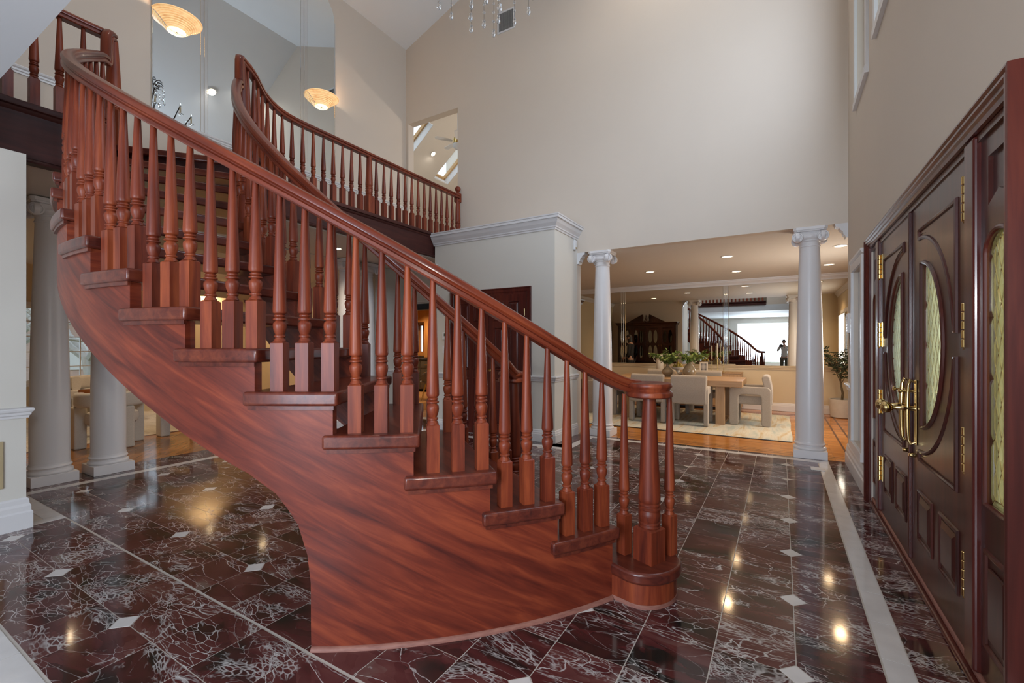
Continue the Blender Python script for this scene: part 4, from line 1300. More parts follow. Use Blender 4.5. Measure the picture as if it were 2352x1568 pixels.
for (a, b) in ((2.837, 2.879), (2.881, 2.923), (4.207, 4.264), (4.266, 4.323)):
    mpanel('bevelled_strip', rect(a, 4.025, b, zt), 'bevel', um, 0, .014)
mpanel('edge_strip', rect(2.327, 4.025, 2.343, 6.6), 'bevel', um, 0, .012)
mpanel('edge_strip', rect(4.812, 4.025, 4.826, 6.6), 'bevel', um, 0, .012)
dmr = thing('wall_mirror', 'wide dining room mirror above the tan moulded ledge', 'mirror', (-1.8, YD-.001, .935))
M['mirror2'] = plain('mirror_silver_grey', (0.74, 0.74, 0.70), (0.74, 0.74, 0.70), 0.0, 1.0, metal=1.0)
def dpanel(name, a, b, mat, d):
    mb = MB(); mb.slab([(a+1.8, 0), (b+1.8, 0), (b+1.8, ZB-.115-.935), (a+1.8, ZB-.115-.935)], 'y', -d, 0); return mb.build(name, M[mat], dmr, bev=(.004, 1) if mat == 'bevel' else None)
dpanel('mirror_panel', DXL+.01, -3.385, 'mirror2', .008); dpanel('mirror_panel', -3.245, -1.09, 'mirror2', .008); dpanel('mirror_panel', -.975, DXR-.01, 'mirror2', .008)
for (a, b) in ((-3.383, -3.340), (-3.336, -3.294), (-3.290, -3.247), (-1.088, -1.052), (-1.050, -1.014), (-1.012, -.977)): dpanel('bevelled_strip', a, b, 'bevel', .014)

# ------------------------------------------------------------------ sconces
m, nt, b = new_mat('alabaster_glow')
M['alab'] = m
v = coords(nt, 'Object', (1, 1, 1)); sx = nt.nodes.new('ShaderNodeSeparateXYZ'); nt.links.new(v, sx.inputs[0])
wv = math2(nt, 'SINE', math2(nt, 'MULTIPLY', sx.outputs[2], 390.0))
n = noise(nt, v, 14.0, 3.0)
f = math2(nt, 'ADD', math2(nt, 'MULTIPLY', wv, .12), math2(nt, 'MULTIPLY', n.outputs['Fac'], .7))
r = ramp(nt, [(0.1, (0.62, 0.32, 0.11)), (0.5, (0.95, 0.62, 0.30)), (0.8, (1.0, 0.80, 0.50))]); nt.links.new(f, r.inputs[0])
nt.links.new(r.outputs[0], b.inputs['Emission Color']); nt.links.new(r.outputs[0], b.inputs['Base Color']); b.inputs['Emission Strength'].default_value = 0.75; b.inputs['Roughness'].default_value = .35
M['alab_hot'] = emit('alabaster_hot_spot', (1.0, 0.80, 0.48), 1.6)
def sconce(y, label):
    root = thing('wall_sconce', label, 'wall lamp', (XL+.0152, y, 5.105), group='alabaster sconces on the landing mirror')
    pr = [(.010, .010), (.050, .012), (.085, .017)]
    for k in range(8):
        z = .020+.0190*k; r = .095+.0170*k+.0006*k*k
        pr += [(r, z), (r+.010, z+.003), (r+.013, z+.009), (r+.013, z+.013)]
    pr += [(.252, .169), (.246, .173), (.230, .163)]
    mb = MB(); mb.lathe(pr, (0, 0, 0), 28, True, 'z', -pi/2, pi/2); mb.build('bowl', M['alab'], root)
    mb = MB(); mb.lathe([(.0, .004), (.060, .005), (.086, .012), (.092, .018)], (0, 0, 0), 20, True, 'z', -pi/2, pi/2); mb.build('bottom_dish', M['alab_hot'], root)
    mb = MB(); mb.lathe([(0, -.006), (.010, -.003), (.012, .004), (.008, .010)], (0.004, 0, 0), 12, True, 'z', -pi/2, pi/2); mb.build('finial', M['brass'], root)
    lamp('sconce_bulb', 'POINT', (XL+.11, y, 5.30), 9, WARM, size=.05)
sconce(2.581, 'glowing alabaster half bowl sconce on the left mirror panel')
sconce(4.565, 'glowing alabaster half bowl sconce on the right mirror panel')

# ------------------------------------------------------------------ recessed lights
def downlight(x, y, z, label, group, r=.075, watts=40, color=WARM, spot=True, cone=140):
    root = thing('recessed_light', label, 'ceiling light', (x, y, z), group=group)
    mb = MB(); mb.lathe([(r+.018, -.001), (r+.018, -.006), (r, -.008), (r-.006, -.003), (r-.006, .0)], n=24); mb.build('trim_ring', M['trim'], root)
    mb = MB(); mb.lathe([(0, -.004), (r-.006, -.004)], n=24); mb.build('lens', M['lampglow'], root)
    if spot: lamp('downlight_bulb', 'SPOT', (x, y, z-.012), watts, color, (0, 0, 0), .06, angle=radians(cone), blend=.6)
for (x, y, l) in ((-2.164, 8.80, 'recessed ceiling light in the middle of the dining ceiling, left of the others'), (-.734, 7.914, 'recessed ceiling light at the centre of the dining room, nearer the hall'),
                  (-.735, 9.594, 'recessed ceiling light at the centre of the dining room, nearer the mirror'), (.713, 9.599, 'recessed ceiling light right of the near column, nearer the mirror'),
                  (.728, 7.889, 'recessed ceiling light right of the near column, nearer the hall'), (-3.282, 7.842, 'recessed ceiling light half hidden behind the closet corner')):
    downlight(x, y, ZB, l, 'recessed lights in the dining ceiling', watts=62, color=(1.0, 0.66, 0.36))
for (x, y, l) in ((-5.62, 4.36, 'small recessed light under the landing, seen between balusters'), ):
    downlight(x, y, ZB+.01, l, 'recessed lights under the landing', watts=70)
for (x, y, l) in ((-11.0, 5.2, 'recessed light in the sitting room ceiling at the far side'), (-9.2, 5.35, 'recessed light in the sitting room ceiling near the columns'), (-8.6, 2.2, 'recessed light in the sitting room above the armchairs')):
    downlight(x, y, ZB, l, 'recessed lights in the sitting room', watts=130, color=(1.0, 0.72, 0.44))
for (x, y, l) in ((-1.07, 5.43, 'round recessed light reflected low in the landing mirror'), (-1.45, 5.9, 'round recessed light reflected at the top of the landing mirror'), (-3.4, 2.0, 'recessed light in the vault above the stairs')):
    # vault lights follow the slope of the ceiling
    downlight(x, y, ceil_z(x)-.02, l, 'recessed lights in the hall vault', r=.09, watts=(95 if x < -2 else 45), color=NEUT, cone=160)
for c in list(COL.objects):
    if c.name.startswith('recessed_light') and c.location.z > 5:
        c.rotation_euler = (0, atan2(.6, 1) if c.location.x > -2.8 else -atan2(.36, 1), 0)
downlight(-6.9, 8.6, 2.62, 'recessed kitchen ceiling light beyond the black doorway', 'kitchen lights', watts=200)
downlight(-8.8, 9.5, 2.62, 'unseen kitchen fill light added above the counter', 'kitchen lights', watts=200)  # added second lamp that brightens the kitchen, not a known fitting

# ------------------------------------------------------------------ columns
def column(x, y, label, group, h=ZB, rot=0.0, rb=.147, rt=.106, sq=.343, parent=None):
    root = thing('column', label, 'column', (x, y, 0), rot, group)
    s = sq/2
    mb = MB(); mb.box(-s, -s, 0, s, s, .098); mb.build('plinth', M['colm'], root, bev=(.003, 1))
    mb = MB(); mb.lathe([(.166, .098), (.172, .105), (.173, .116), (.168, .128), (.158, .134), (.153, .136), (.151, .146), (.154, .154), (.160, .157), (.163, .164), (.160, .174), (.153, .179), (.151, .183), (rb+.004, .198)], n=40); mb.build('base', M['colm'], root)
    pr = []
    for k in range(17):
        t = k/16; r = rb-(rb-rt)*(max(0, t-.15)/.85)**1.5; pr.append((r, .195+(h-.225-.195)*t))
    pr += [(rt+.006, h-.223), (rt+.008, h-.215), (rt+.006, h-.207), (rt, h-.204), (rt, h-.165)]
    mb = MB(); mb.lathe(pr, n=40); mb.build('shaft', M['colm'], root)
    mb = MB(); mb.lathe([(rt, h-.168), (rt+.010, h-.160), (rt+.012, h-.152), (rt+.008, h-.145), (rt+.022, h-.130), (rt+.032, h-.112), (rt+.030, h-.095), (rt, h-.06)], n=40)
    mb.box(-.125, -.125, h-.10, .125, .125, h-.045)
    a = .165
    P = []
    for q in range(4):       # concave abacus
        c0 = pi/4+q*pi/2
        P.append((a*1.36*cos(c0-.10), a*1.36*sin(c0-.10))); P.append((a*1.36*cos(c0+.10), a*1.36*sin(c0+.10)))
        P.append((a*1.06*cos(c0+pi/4-.25), a*1.06*sin(c0+pi/4-.25))); P.append((a*1.02*cos(c0+pi/4), a*1.02*sin(c0+pi/4))); P.append((a*1.06*cos(c0+pi/4+.25), a*1.06*sin(c0+pi/4+.25)))
    mb.prism([(p[0]*.93, p[1]*.93) for p in P], h-.052, h-.034); mb.prism(P, h-.034, h-.002)
    cp = mb.build('capital', M['colm'], root); cp['kind'] = 'stuff'
    # angled volutes: one scroll looking out on each side of the four corners
    vol = MB(); R = .062
    vol.lathe([(0, .016), (.010, .018), (.013, .012), (.020, .012), (.024, .019), (.030, .019), (.034, .012), (.044, .012), (.048, .020), (.058, .020), (R, .012), (R, -.020), (0, -.020)], (0, 0, 0), 28, True, 'y')
    vm = vol.mesh('volute', M['colm'])
    for q in range(4):
        for sg in (-1, 1):
            an = q*pi/2
            # face normal direction an; scroll at +-0.125 along the face
            nx, ny = cos(an), sin(an); tx, ty = -ny, nx
            p = (nx*.128+tx*sg*.128, ny*.128+ty*sg*.128, h-.112)
            o = place('volute', vm, root, p, an-pi/2)
    return root
column(-2.331, 6.585, 'white Ionic column left of the dining opening, behind the newel', 'Ionic columns of the dining opening')
column(.300, 6.590, 'white Ionic column right of the dining opening, near the front door', 'Ionic columns of the dining opening')
for (y, l) in ((1.484, 'stout white column nearest the left wall end'), (1.936, 'white column second from the left, right side behind the stringer'), (5.02, 'white column far across the hall, left of the back pair, seen between balusters'), (5.46, 'white column far across the hall, right of the back pair, seen between balusters')):
    column(XL+.025, y, l, 'columns of the sitting room opening')
mb = MB(); mb.mold([(XL+.0, 5.68-.001), (XL-.15, 5.68-.001)][::-1], up(CR2, ZB-.112)); structure('trim_17', mb, M['trim'], 'crown moulding beside the back pair of columns')

# ------------------------------------------------------------------ small wall fittings
def vent(x, y, z, w, h, label, n=17):
    root = thing('wall_vent', label, 'vent', (x, y, z))
    f = .028
    mb = MB(); mb.box(0, -.010, 0, w, 0, f); mb.box(0, -.010, h-f, w, 0, h); mb.box(0, -.010, f, f, 0, h-f); mb.box(w-f, -.010, f, w, 0, h-f)
    o = mb.build('frame', M['trim'], root); o['kind'] = 'stuff'
    mb = MB(); mb.box(f, -.0015, f, w-f, -.0005, h-f); mb.build('duct_shade', M['black'], root)  # flat black sheet standing in for the shade behind the slats
    mb = MB(); s = (w-2*f)/n; mb.box(0, -.008, f, s*.42, -.002, h-f); sm_ = mb.mesh('slat', M['chrome'])
    for k in range(n): place('slat', sm_, root, (f+s*(k+.3), 0, 0))
vent(-4.14, YB, 6.63, .34, .36, 'white framed air vent high on the back wall below the chandelier')
def plate(name, label, cat, loc, size, mat, rz=0.0, extra=None, bev=.004):
    root = thing(name, label, cat, loc, rz)
    mb = MB(); mb.box(-size[0]/2, -size[1], -size[2]/2, size[0]/2, 0, size[2]/2); mb.build('body', M[mat], root, bev=(bev, 2))
    for (nm, x, z, w, h, m_, d) in (extra or []):
        mb = MB(); mb.box(x-w/2, -size[1]-d, z-h/2, x+w/2, -size[1]+.001, z+h/2); mb.build(nm, M[m_], root)
    return root
M['lcd'] = plain('grey_green_display', (0.10, 0.13, 0.10), (0.09, 0.12, 0.09), 0.3, 10)
plate('thermostat', 'white thermostat with small display left of the closet doors', 'thermostat', (-4.635, YC, 1.505), (.075, .022, .115), 'plastic', extra=[('display', 0.012, .018, .030, .045, 'lcd', .001)])
plate('light_switch', 'white light switch plate below the thermostat', 'switch', (-4.645, YC, 1.285), (.075, .006, .118), 'plastic', extra=[('rocker', 0, 0, .034, .066, 'trim', .004)])
plate('motion_sensor', 'small white motion sensor at the left end of the closet cornice', 'sensor', (XCL+.03, YC, 2.615), (.075, .045, .11), 'plastic', extra=[('lens', 0, -.01, .045, .06, 'trim', .002)], bev=.010)
plate('motion_sensor', 'small white wall sensor on the closet side near the dining beam', 'sensor', (XCR, 6.33, 2.87), (.07, .035, .15), 'plastic', rz=pi/2, extra=[('lens', 0, -.05, .03, .03, 'came', .002)], bev=.010)
# on the door wall, facing -x: local -y must point to -x  ->  rotate by -90 degrees
plate('alarm_keypad', 'white alarm keypad with printed label beside the back corner', 'keypad', (XW, 6.30, 1.60), (.15, .028, .22), 'plastic', rz=-pi/2, extra=[('display', -.03, .06, .05, .03, 'lcd', .001)]+[('key', -.04+.025*k, -.02-.03*j, .016, .018, 'chrome', .002) for k in range(3) for j in range(3)])
plate('light_switch', 'white switch plate below the alarm keypad', 'switch', (XW, 6.21, 1.30), (.09, .006, .13), 'plastic', rz=-pi/2, extra=[('rocker', -.018, 0, .02, .06, 'trim', .004), ('rocker', .018, 0, .02, .06, 'trim', .004)])
M['paper'] = plain('white_paper', (0.78, 0.78, 0.77), (0.75, 0.75, 0.74), 0.7, 8)
o = MB(); o.add([(0, 0, 0), (0, -.13, .02), (-.03, -.15, -.16), (-.025, -.01, -.19), (.001, 0, 0), (.001, -.13, .02), (-.029, -.15, -.16), (-.024, -.01, -.19)], [(0, 1, 2, 3), (4, 7, 6, 5), (0, 4, 5, 1), (1, 5, 6, 2), (2, 6, 7, 3), (3, 7, 4, 0)])
tag(o.build('paper_note', M['paper'], loc=(XW-.012, 6.37, 1.49)), 'sheet of white paper hanging below the alarm keypad', 'paper')
M['tanplate'] = plain('tan_metal_register', (0.42, 0.33, 0.19), (0.38, 0.30, 0.17), 0.5, 8)
plate('wall_register', 'tan wall register low on the pale wall at the left edge', 'vent', (-4.81, .725, .49), (.36, .010, .34), 'tanplate', rz=pi/2, extra=[('slot', 0, -.10+.05*k, .28, .012, 'came', .002) for k in range(5)])
mb = MB(); mb.box(-.066, -.068, 0, .066, .068, .008)
tag(mb.build('loose_tile', M['white_marble'], loc=(.345, 5.93, .0006), bev=(.002, 1)), 'loose square white tile lying askew on the pale border strip by the column', 'tile')

# ------------------------------------------------------------------ chandelier
m, nt, b = new_mat('crystal')
M['crystal'] = m
b.inputs['Transmission Weight'].default_value = .9; b.inputs['Roughness'].default_value = .02; b.inputs['IOR'].default_value = 1.52
v = coords(nt, 'Object', (1, 1, 1)); n = noise(nt, v, 30, 2); r = ramp(nt, [(0, (.92, .95, .97)), (1, (1, 1, 1))]); nt.links.new(n.outputs['Fac'], r.inputs[0]); nt.links.new(r.outputs[0], b.inputs['Base Color'])
M['iron'] = plain('dark_bronze_iron', (0.035, 0.025, 0.02), (0.05, 0.035, 0.028), 0.4, 20, metal=.7)
M['candle'] = plain('ivory_candle_sleeve', (0.62, 0.55, 0.40), (0.58, 0.50, 0.36), 0.5, 12)
CX, CY = -2.50, 3.67
ch = thing('chandelier', 'large crystal chandelier hanging at the top of the picture, mostly out of frame', 'chandelier', (CX, CY, 4.56))
mb = MB(); mb.lathe([(.012, .55), (.03, .60), (.05, .68), (.025, .76), (.02, .95), (.06, 1.02), (.035, 1.10), (.02, 1.25), (.05, 1.34), (.02, 1.42), (.014, 1.8), (.010, 2.2), (.010, ceil_z(CX)-4.56-.03), (.07, ceil_z(CX)-4.56-.02), (.07, ceil_z(CX)-4.56+.02)], n=14); mb.build('stem', M['iron'], ch)
arm = MB(); pts = []
for k in range(22):
    t = k/21; pts.append((.03+.62*t, 0, .78-.16*sin(pi*t*1.15)+.30*t*t))
arm.tube(pts, .009, 8)
armm = arm.mesh('arm', M['iron'])
scr = MB(); scr.tube([(.05+.17*t/20+.0, 0, 1.32+.36*sin(t/20*pi*.55)) for t in range(14)]+[(.17+.06*cos(a/6*pi), 0, 1.62+.06*sin(a/6*pi)) for a in range(0, 11)], .007, 6)
scrm = scr.mesh('scroll', M['iron'])
cup = MB(); cup.lathe([(.006, 0), (.045, .012), (.050, .022), (.016, .026), (.016, .030)], n=14); cupm = cup.mesh('drip_pan', M['crystal'])
can = MB(); can.lathe([(.013, .03), (.013, .14), (.006, .145)], n=10); canm = can.mesh('candle_sleeve', M['candle'])
bul = MB(); bul.lathe([(.006, .145), (.014, .165), (.015, .185), (.008, .205), (0, .222)], n=10); bulm = bul.mesh('bulb', M['crystal'])
bead = MB(); bead.lathe([(0, -.017), (.012, -.009), (.017, 0), (.012, .009), (0, .017)], n=7, smooth=False); beadm = bead.mesh('bead', M['crystal'])
drop = MB(); drop.lathe([(0, -.046), (.014, -.036), (.022, -.018), (.020, 0), (.010, .018), (.004, .03)], n=8, smooth=False); dropm = drop.mesh('pear_drop', M['crystal'])
for k in range(10):
    a = 2*pi*k/10+.2
    ar = place('arm', armm, ch, (0, 0, 0), a)
    for me in (cupm, canm, bulm): place(me.name, me, ar, (.65, 0, .985))
    place('scroll', scrm, ch, (0, 0, 0), a+.3)
def strand(x, y, ztop, zbot, n):
    mb = MB(); mb.tube([(0, 0, 0), (0, 0, ztop-zbot)], .0016, 4, False)
    s = mb.build('crystal_strand', M['iron'], ch, (x, y, zbot-4.56))
    for k in range(n): place('bead', beadm, s, (0, 0, .06+(ztop-zbot-.07)*k/max(1, n-1)), k*.7)
    place('pear_drop', dropm, s, (0, 0, .03))
for k in range(6):
    a = 2*pi*k/6+.15; strand(.16*cos(a), .16*sin(a), 5.18, 4.600, 7)
for k in range(12):
    a = 2*pi*k/12+.4; strand(.47*cos(a), .47*sin(a), 5.28, 4.715+.03*(k % 3), 6)
for k in range(10):
    a = 2*pi*k/10+.5; strand(.24*cos(a), .24*sin(a), 6.12, 5.86, 4)
# ------------------------------------------------------------------ dining room
M['oak_furn'] = wood('bleached_oak', (0.30, 0.175, 0.085), (0.40, 0.25, 0.135), (0.47, 0.31, 0.18), grain=(2.2, 30, 30), rough=0.45, coat=0.05)
M['oak_furn_z'] = wood('bleached_oak_upright', (0.30, 0.175, 0.085), (0.40, 0.25, 0.135), (0.47, 0.31, 0.18), grain=(30, 30, 2.2), rough=0.45, coat=0.05)
M['linen'] = plain('oatmeal_linen', (0.40, 0.35, 0.295), (0.33, 0.285, 0.235), 0.9, 90, bmp=.25, sheen=.3)
M['boucle'] = plain('cream_boucle', (0.60, 0.545, 0.46), (0.53, 0.475, 0.395), 0.95, 120, bmp=.35, sheen=.3)
tb = thing('dining_table', 'long pale oak dining table on slab trestles, set with vases', 'table', (-1.68, 8.89, 0.004))
mb = MB(); mb.box(-1.13, -.58, .652, 1.13, .58, .756); mb.build('tabletop', M['oak_furn'], tb, bev=(.006, 2))
for sx in (-1, 1):
    for sy in (-1, 1):
        mb = MB(); mb.box(sx*.72, sy*.40, .0, sx*.86, sy*.53, .652); mb.build('leg', M['oak_furn_z'], tb, bev=(.005, 2))
    mb = MB(); mb.box(sx*.72, -.40, .0, sx*.86, .40, .045); mb.build('foot_rail', M['oak_furn'], tb, bev=(.004, 2))
mb = MB(); mb.box(-.72, -.05, .40, .72, .05, .50); mb.build('stretcher', M['oak_furn'], tb, bev=(.004, 2))
def rounded(P, r, n=5):
    out = []
    m = len(P)
    for i in range(m):
        a, b, c = P[i-1], P[i], P[(i+1) % m]
        d1 = (a[0]-b[0], a[1]-b[1]); d2 = (c[0]-b[0], c[1]-b[1])
        l1, l2 = hypot(*d1), hypot(*d2)
        rr = r[i] if isinstance(r, (list, tuple)) else r
        rr = min(rr, l1*.49, l2*.49)
        p = (b[0]+d1[0]/l1*rr, b[1]+d1[1]/l1*rr); q = (b[0]+d2[0]/l2*rr, b[1]+d2[1]/l2*rr)
        if rr < 1e-4: out.append(b); continue
        for k in range(n+1):
            t = k/n
            out.append(((1-t)**2*p[0]+2*t*(1-t)*b[0]+t*t*q[0], (1-t)**2*p[1]+2*t*(1-t)*b[1]+t*t*q[1]))
    return out
RUG_T = 0.012
def make_dchair(loc, rz, label):
    t = thing('dining_chair', label, 'chair', loc, rz, 'oatmeal dining armchairs')
    U = rounded([(-.31, 0), (-.17, 0), (-.17, .52), (.17, .52), (.17, 0), (.31, 0), (.31, .65), (-.31, .65)], [.05, .05, .07, .07, .05, .05, .09, .09])
    for sx in (-1, 1):
        # the frame: left leg, arm, right leg as one upholstered loop
        mb = MB(); mb.slab(U, 'x', sx*.275-.035, sx*.275+.035); mb.build('side_frame', M['linen'], t, bev=(.016, 3))
    mb = MB(); mb.box(-.238, -.25, .345, .238, .27, .49); mb.build('seat', M['linen'], t, bev=(.030, 4))
    mb = MB()
    mb.add([(-.285, -.325, .36), (.285, -.325, .36), (.285, -.315, .36+.02), (-.285, -.315, .38)], [])
    mb = MB(); pb = rounded([(-.33, .36), (-.235, .36), (-.225, .55), (-.165, .83), (-.285, .845), (-.335, .58)], [.03, .03, .1, .055, .055, .1])
    mb.slab(pb, 'x', -.285, .285); mb.build('backrest', M['linen'], t, bev=(.018, 3))
    return t
c0 = make_dchair((-1.34, 8.31, RUG_T), 0, 'oatmeal upholstered dining chair with its back to the hall, right of the pair')
for (x, y, r, l) in ((-2.03, 8.31, 0, 'oatmeal dining chair with its back to the hall, left one behind the newel cap'),
                     (-.448, 8.79, pi/2, 'oatmeal upholstered armchair at the right end of the dining table, seen from the side'),
                     (-3.05, 8.85, -pi/2, 'oatmeal upholstered armchair at the left end of the dining table, behind the column'),
                     (-1.30, 9.62, pi, 'oatmeal dining chair on the far side of the table, right one'),
                     (-2.18, 9.62, pi, 'oatmeal dining chair on the far side of the table, left one')):
    copy_tree(c0, (x, y, RUG_T), r, l)
sb = thing('sideboard', 'low pale oak sideboard under the dining mirror', 'sideboard', (-1.635, 10.56, 0))
mb = MB(); mb.box(-.935, -.22, .06, .935, .22, .765); mb.build('body', M['oak_furn'], sb, bev=(.004, 2))
mb = MB(); mb.box(-.945, -.23, .765, .945, .225, .79); mb.build('top', M['oak_furn'], sb, bev=(.004, 2))
for k in range(4):
    mb = MB(); mb.box(-.915+.46*k, -.236, .09, -.915+.46*k+.45, -.22, .745); d = mb.build('door', M['oak_furn_z'], sb, bev=(.003, 1))
    mb = MB(); mb.lathe([(.010, 0), (.014, .012), (.010, .022), (0, .024)], (-.915+.46*k+(.41 if k % 2 == 0 else .04), 0, .45), 10, True, 'y'); mb.v = [(v[0], -.236-v[1], v[2]) for v in mb.v]; mb.build('knob', M['brass'], d)
for k in (-1, 1):
    mb = MB(); mb.box(k*.86-.04, -.18, 0, k*.86+.04, .18, .06); mb.build('foot', M['black'], sb)
# rug
M['rug'] = None
def rug_mat(name, c0, c1, c2, sc):
    m, nt, b = new_mat(name)
    v = coords(nt, 'Object', sc); n = noise(nt, v, 1.0, 6.0, .65, .8)
    r = ramp(nt, [(0.35, c0), (0.5, c1), (0.66, c2)]); nt.links.new(n.outputs['Fac'], r.inputs[0]); nt.links.new(r.outputs[0], b.inputs['Base Color'])
    b.inputs['Roughness'].default_value = .95
    n2 = noise(nt, coords(nt, 'Object', (300, 300, 1)), 1.0, 2.0); bump(nt, b, n2.outputs['Fac'], .3, .003)
    return m
M['rug'] = rug_mat('sage_cream_rug', (0.46, 0.35, 0.20), (0.56, 0.54, 0.46), (0.40, 0.44, 0.40), (7.0, 1.1, 1))
mb = MB()
nx, ny = 44, 30
V = []; F = []
for j in range(ny+1):
    for i in range(nx+1):
        x = -3.3+3.44*i/nx; y = 7.40+2.72*j/ny
        e = min(i, nx-i, j, ny-j)
        w = .004*sin(x*9+y*3)+.003*sin(y*11-x*4)
        V.append((x+1.6+.005*sin(y*5)*(i in (0, nx)), y-8.7+.006*sin(x*6)*(j in (0, ny)), .008+max(0, w)*.6))
n1 = len(V)
V += [(v[0], v[1], .0005) for v in V]
def g(i, j): return j*(nx+1)+i
for j in range(ny):
    for i in range(nx):
        F.append((g(i, j), g(i+1, j), g(i+1, j+1), g(i, j+1)))
for i in range(nx): F += [(g(i, 0), n1+g(i, 0), n1+g(i+1, 0), g(i+1, 0)), (g(i, ny), g(i+1, ny), n1+g(i+1, ny), n1+g(i, ny))]
for j in range(ny): F += [(g(0, j), g(0, j+1), n1+g(0, j+1), n1+g(0, j)), (g(nx, j), n1+g(nx, j), n1+g(nx, j+1), g(nx, j+1))]
mb.add(V, F, True)
rg = thing('rug', 'pale sage and cream rug under the dining table', 'rug', (-1.6, 8.7, 0.0005))
mb.build('pile', M['rug'], rg)
mb = MB(); mb.box(-1.69, -1.312, .0, 1.73, -1.300, .006); mb.build('dark_edge', M['black'], rg)
# vases, bowl, fruit on the table
TT = .7605
M['glaze'] = plain('olive_grey_glaze', (0.29, 0.225, 0.145), (0.22, 0.17, 0.105), 0.08, 7, coat=.6)
M['leaf_e'] = plain('eucalyptus_leaf', (0.10, 0.18, 0.045), (0.20, 0.27, 0.06), 0.5, 25)
M['leaf_d'] = plain('dark_olive_leaf', (0.020, 0.040, 0.022), (0.045, 0.065, 0.030), 0.42, 20)
M['stem'] = plain('brown_green_stem', (0.09, 0.065, 0.03), (0.12, 0.09, 0.05), 0.7, 30)
def leaf_quad(mb, p, d, up_, L, W):
    d = d.normalized(); s = d.cross(up_)
    if s.length < 1e-4: s = d.orthogonal()
    s.normalize(); nrm = s.cross(d)
    P = [p, p+d*L*.30+s*W*.5+nrm*W*.12, p+d*L*.68+s*W*.42+nrm*W*.12, p+d*L-nrm*W*.1, p+d*L*.68-s*W*.42+nrm*W*.12, p+d*L*.30-s*W*.5+nrm*W*.12, p+d*L*.45]
    mb.add([tuple(q) for q in P], [(0, 1, 6), (1, 2, 6), (2, 3, 6), (3, 4, 6), (4, 5, 6), (5, 0, 6)], True)
def vase(x, y, prof, label, nbr, spread, hgt, lean, seed):
    rnd = random.Random(seed)
    t = thing('vase', label, 'vase', (x, y, TT))
    mb = MB(); mb.lathe(prof, n=32); mb.build('body', M['glaze'], t)
    ztop = prof[-1][1]
    st = MB(); lf = MB()
    for k in range(nbr):
        a = 2*pi*k/nbr+rnd.random()*.7
        pts = []; r = spread*(.55+.6*rnd.random())
        h = hgt*(.55+.6*rnd.random())
        for q in range(7):
            u = q/6
            pts.append(Vector((cos(a)*r*u**1.3+lean*u, sin(a)*r*u**1.3, ztop-.04+h*u*(1-.25*u))))
        st.tube(pts, [.0028*(1-.6*q/6) for q in range(7)], 5)
        for q in range(2, 7):
            for e in range(6):
                d = Vector((rnd.uniform(-1, 1), rnd.uniform(-1, 1), rnd.uniform(-.5, .8)))
                leaf_quad(lf, pts[q]+Vector((rnd.uniform(-.01, .01), rnd.uniform(-.01, .01), rnd.uniform(-.015, .015))), d, Vector((0, 0, 1)), .050+.032*rnd.random(), .036+.022*rnd.random())
    o = st.build('stems', M['stem'], t); o['kind'] = 'stuff'
    o = lf.build('foliage', M['leaf_e'], t); o['kind'] = 'stuff'
vase(-1.86, 8.90, [(.048, 0), (.052, .012), (.085, .045), (.107, .085), (.105, .11), (.075, .15), (.040, .18), (.024, .205), (.022, .225), (.027, .235)], 'squat grey glazed vase with spreading eucalyptus, left of the two table vases', 12, .26, .36, -.03, 5)
vase(-1.445, 8.76, [(.048, 0), (.056, .010), (.098, .055), (.118, .105), (.112, .145), (.080, .205), (.042, .255), (.024, .285), (.021, .305), (.026, .315)], 'pear shaped olive glazed vase with eucalyptus, right of the two table vases', 10, .28, .20, .06, 9)
M['ceramic'] = plain('cream_ceramic', (0.62, 0.56, 0.47), (0.58, 0.52, 0.43), 0.4, 10)
bw = thing('fruit_bowl', 'white footed bowl holding pears between the two table vases', 'bowl', (-1.69, 9.02, TT))
mb = MB(); mb.lathe([(.065, 0), (.066, .012), (.040, .03), (.034, .10), (.040, .125)], n=28); mb.build('foot', M['ceramic'], bw)
mb = MB(); mb.lathe([(.040, .122), (.085, .135), (.118, .165), (.122, .185), (.114, .186), (.095, .155), (0, .148)], n=32); mb.build('dish', M['ceramic'], bw)
M['pear'] = plain('yellow_green_pear', (0.36, 0.27, 0.035), (0.28, 0.17, 0.03), 0.4, 18)
for k, (a, b, c) in enumerate(((-.06, 0, .185), (.01, -.055, .185), (.06, .02, .185), (-.01, .06, .185), (.0, .0, .225), (.05, -.04, .205))):
    p = thing('pear', 'yellow green pear heaped in the white footed bowl', 'fruit', (-1.69+a, 9.02+b, TT+c-.022), k*1.1, 'pears in the footed bowl')
    mb = MB(); mb.lathe([(0, 0), (.022, .004), (.033, .022), (.031, .042), (.020, .062), (.012, .075), (0, .080)], n=12); mb.build('flesh', M['pear'], p)
    mb = MB(); mb.tube([(0, 0, .078), (.003, .002, .096)], .002, 5); mb.build('stem', M['stem'], p)
kn = thing('table_ornament', 'pale braided wooden knot ornament on the table between the vases', 'ornament', (-1.66, 8.80, TT+.001))
mb = MB()
P = []
for k in range(73):
    t = 2*pi*k/72; P.append((.045*(sin(t)+1.1*sin(2*t))*.75, .045*(cos(t)-1.1*cos(2*t))*.75, .055+.022*sin(3*t)))
mb.tube(P, .026, 10); M['knot'] = plain('pale_ash_wood', (0.52, 0.42, 0.30), (0.42, 0.32, 0.21), 0.5, 40); mb.build('loop', M['knot'], kn)
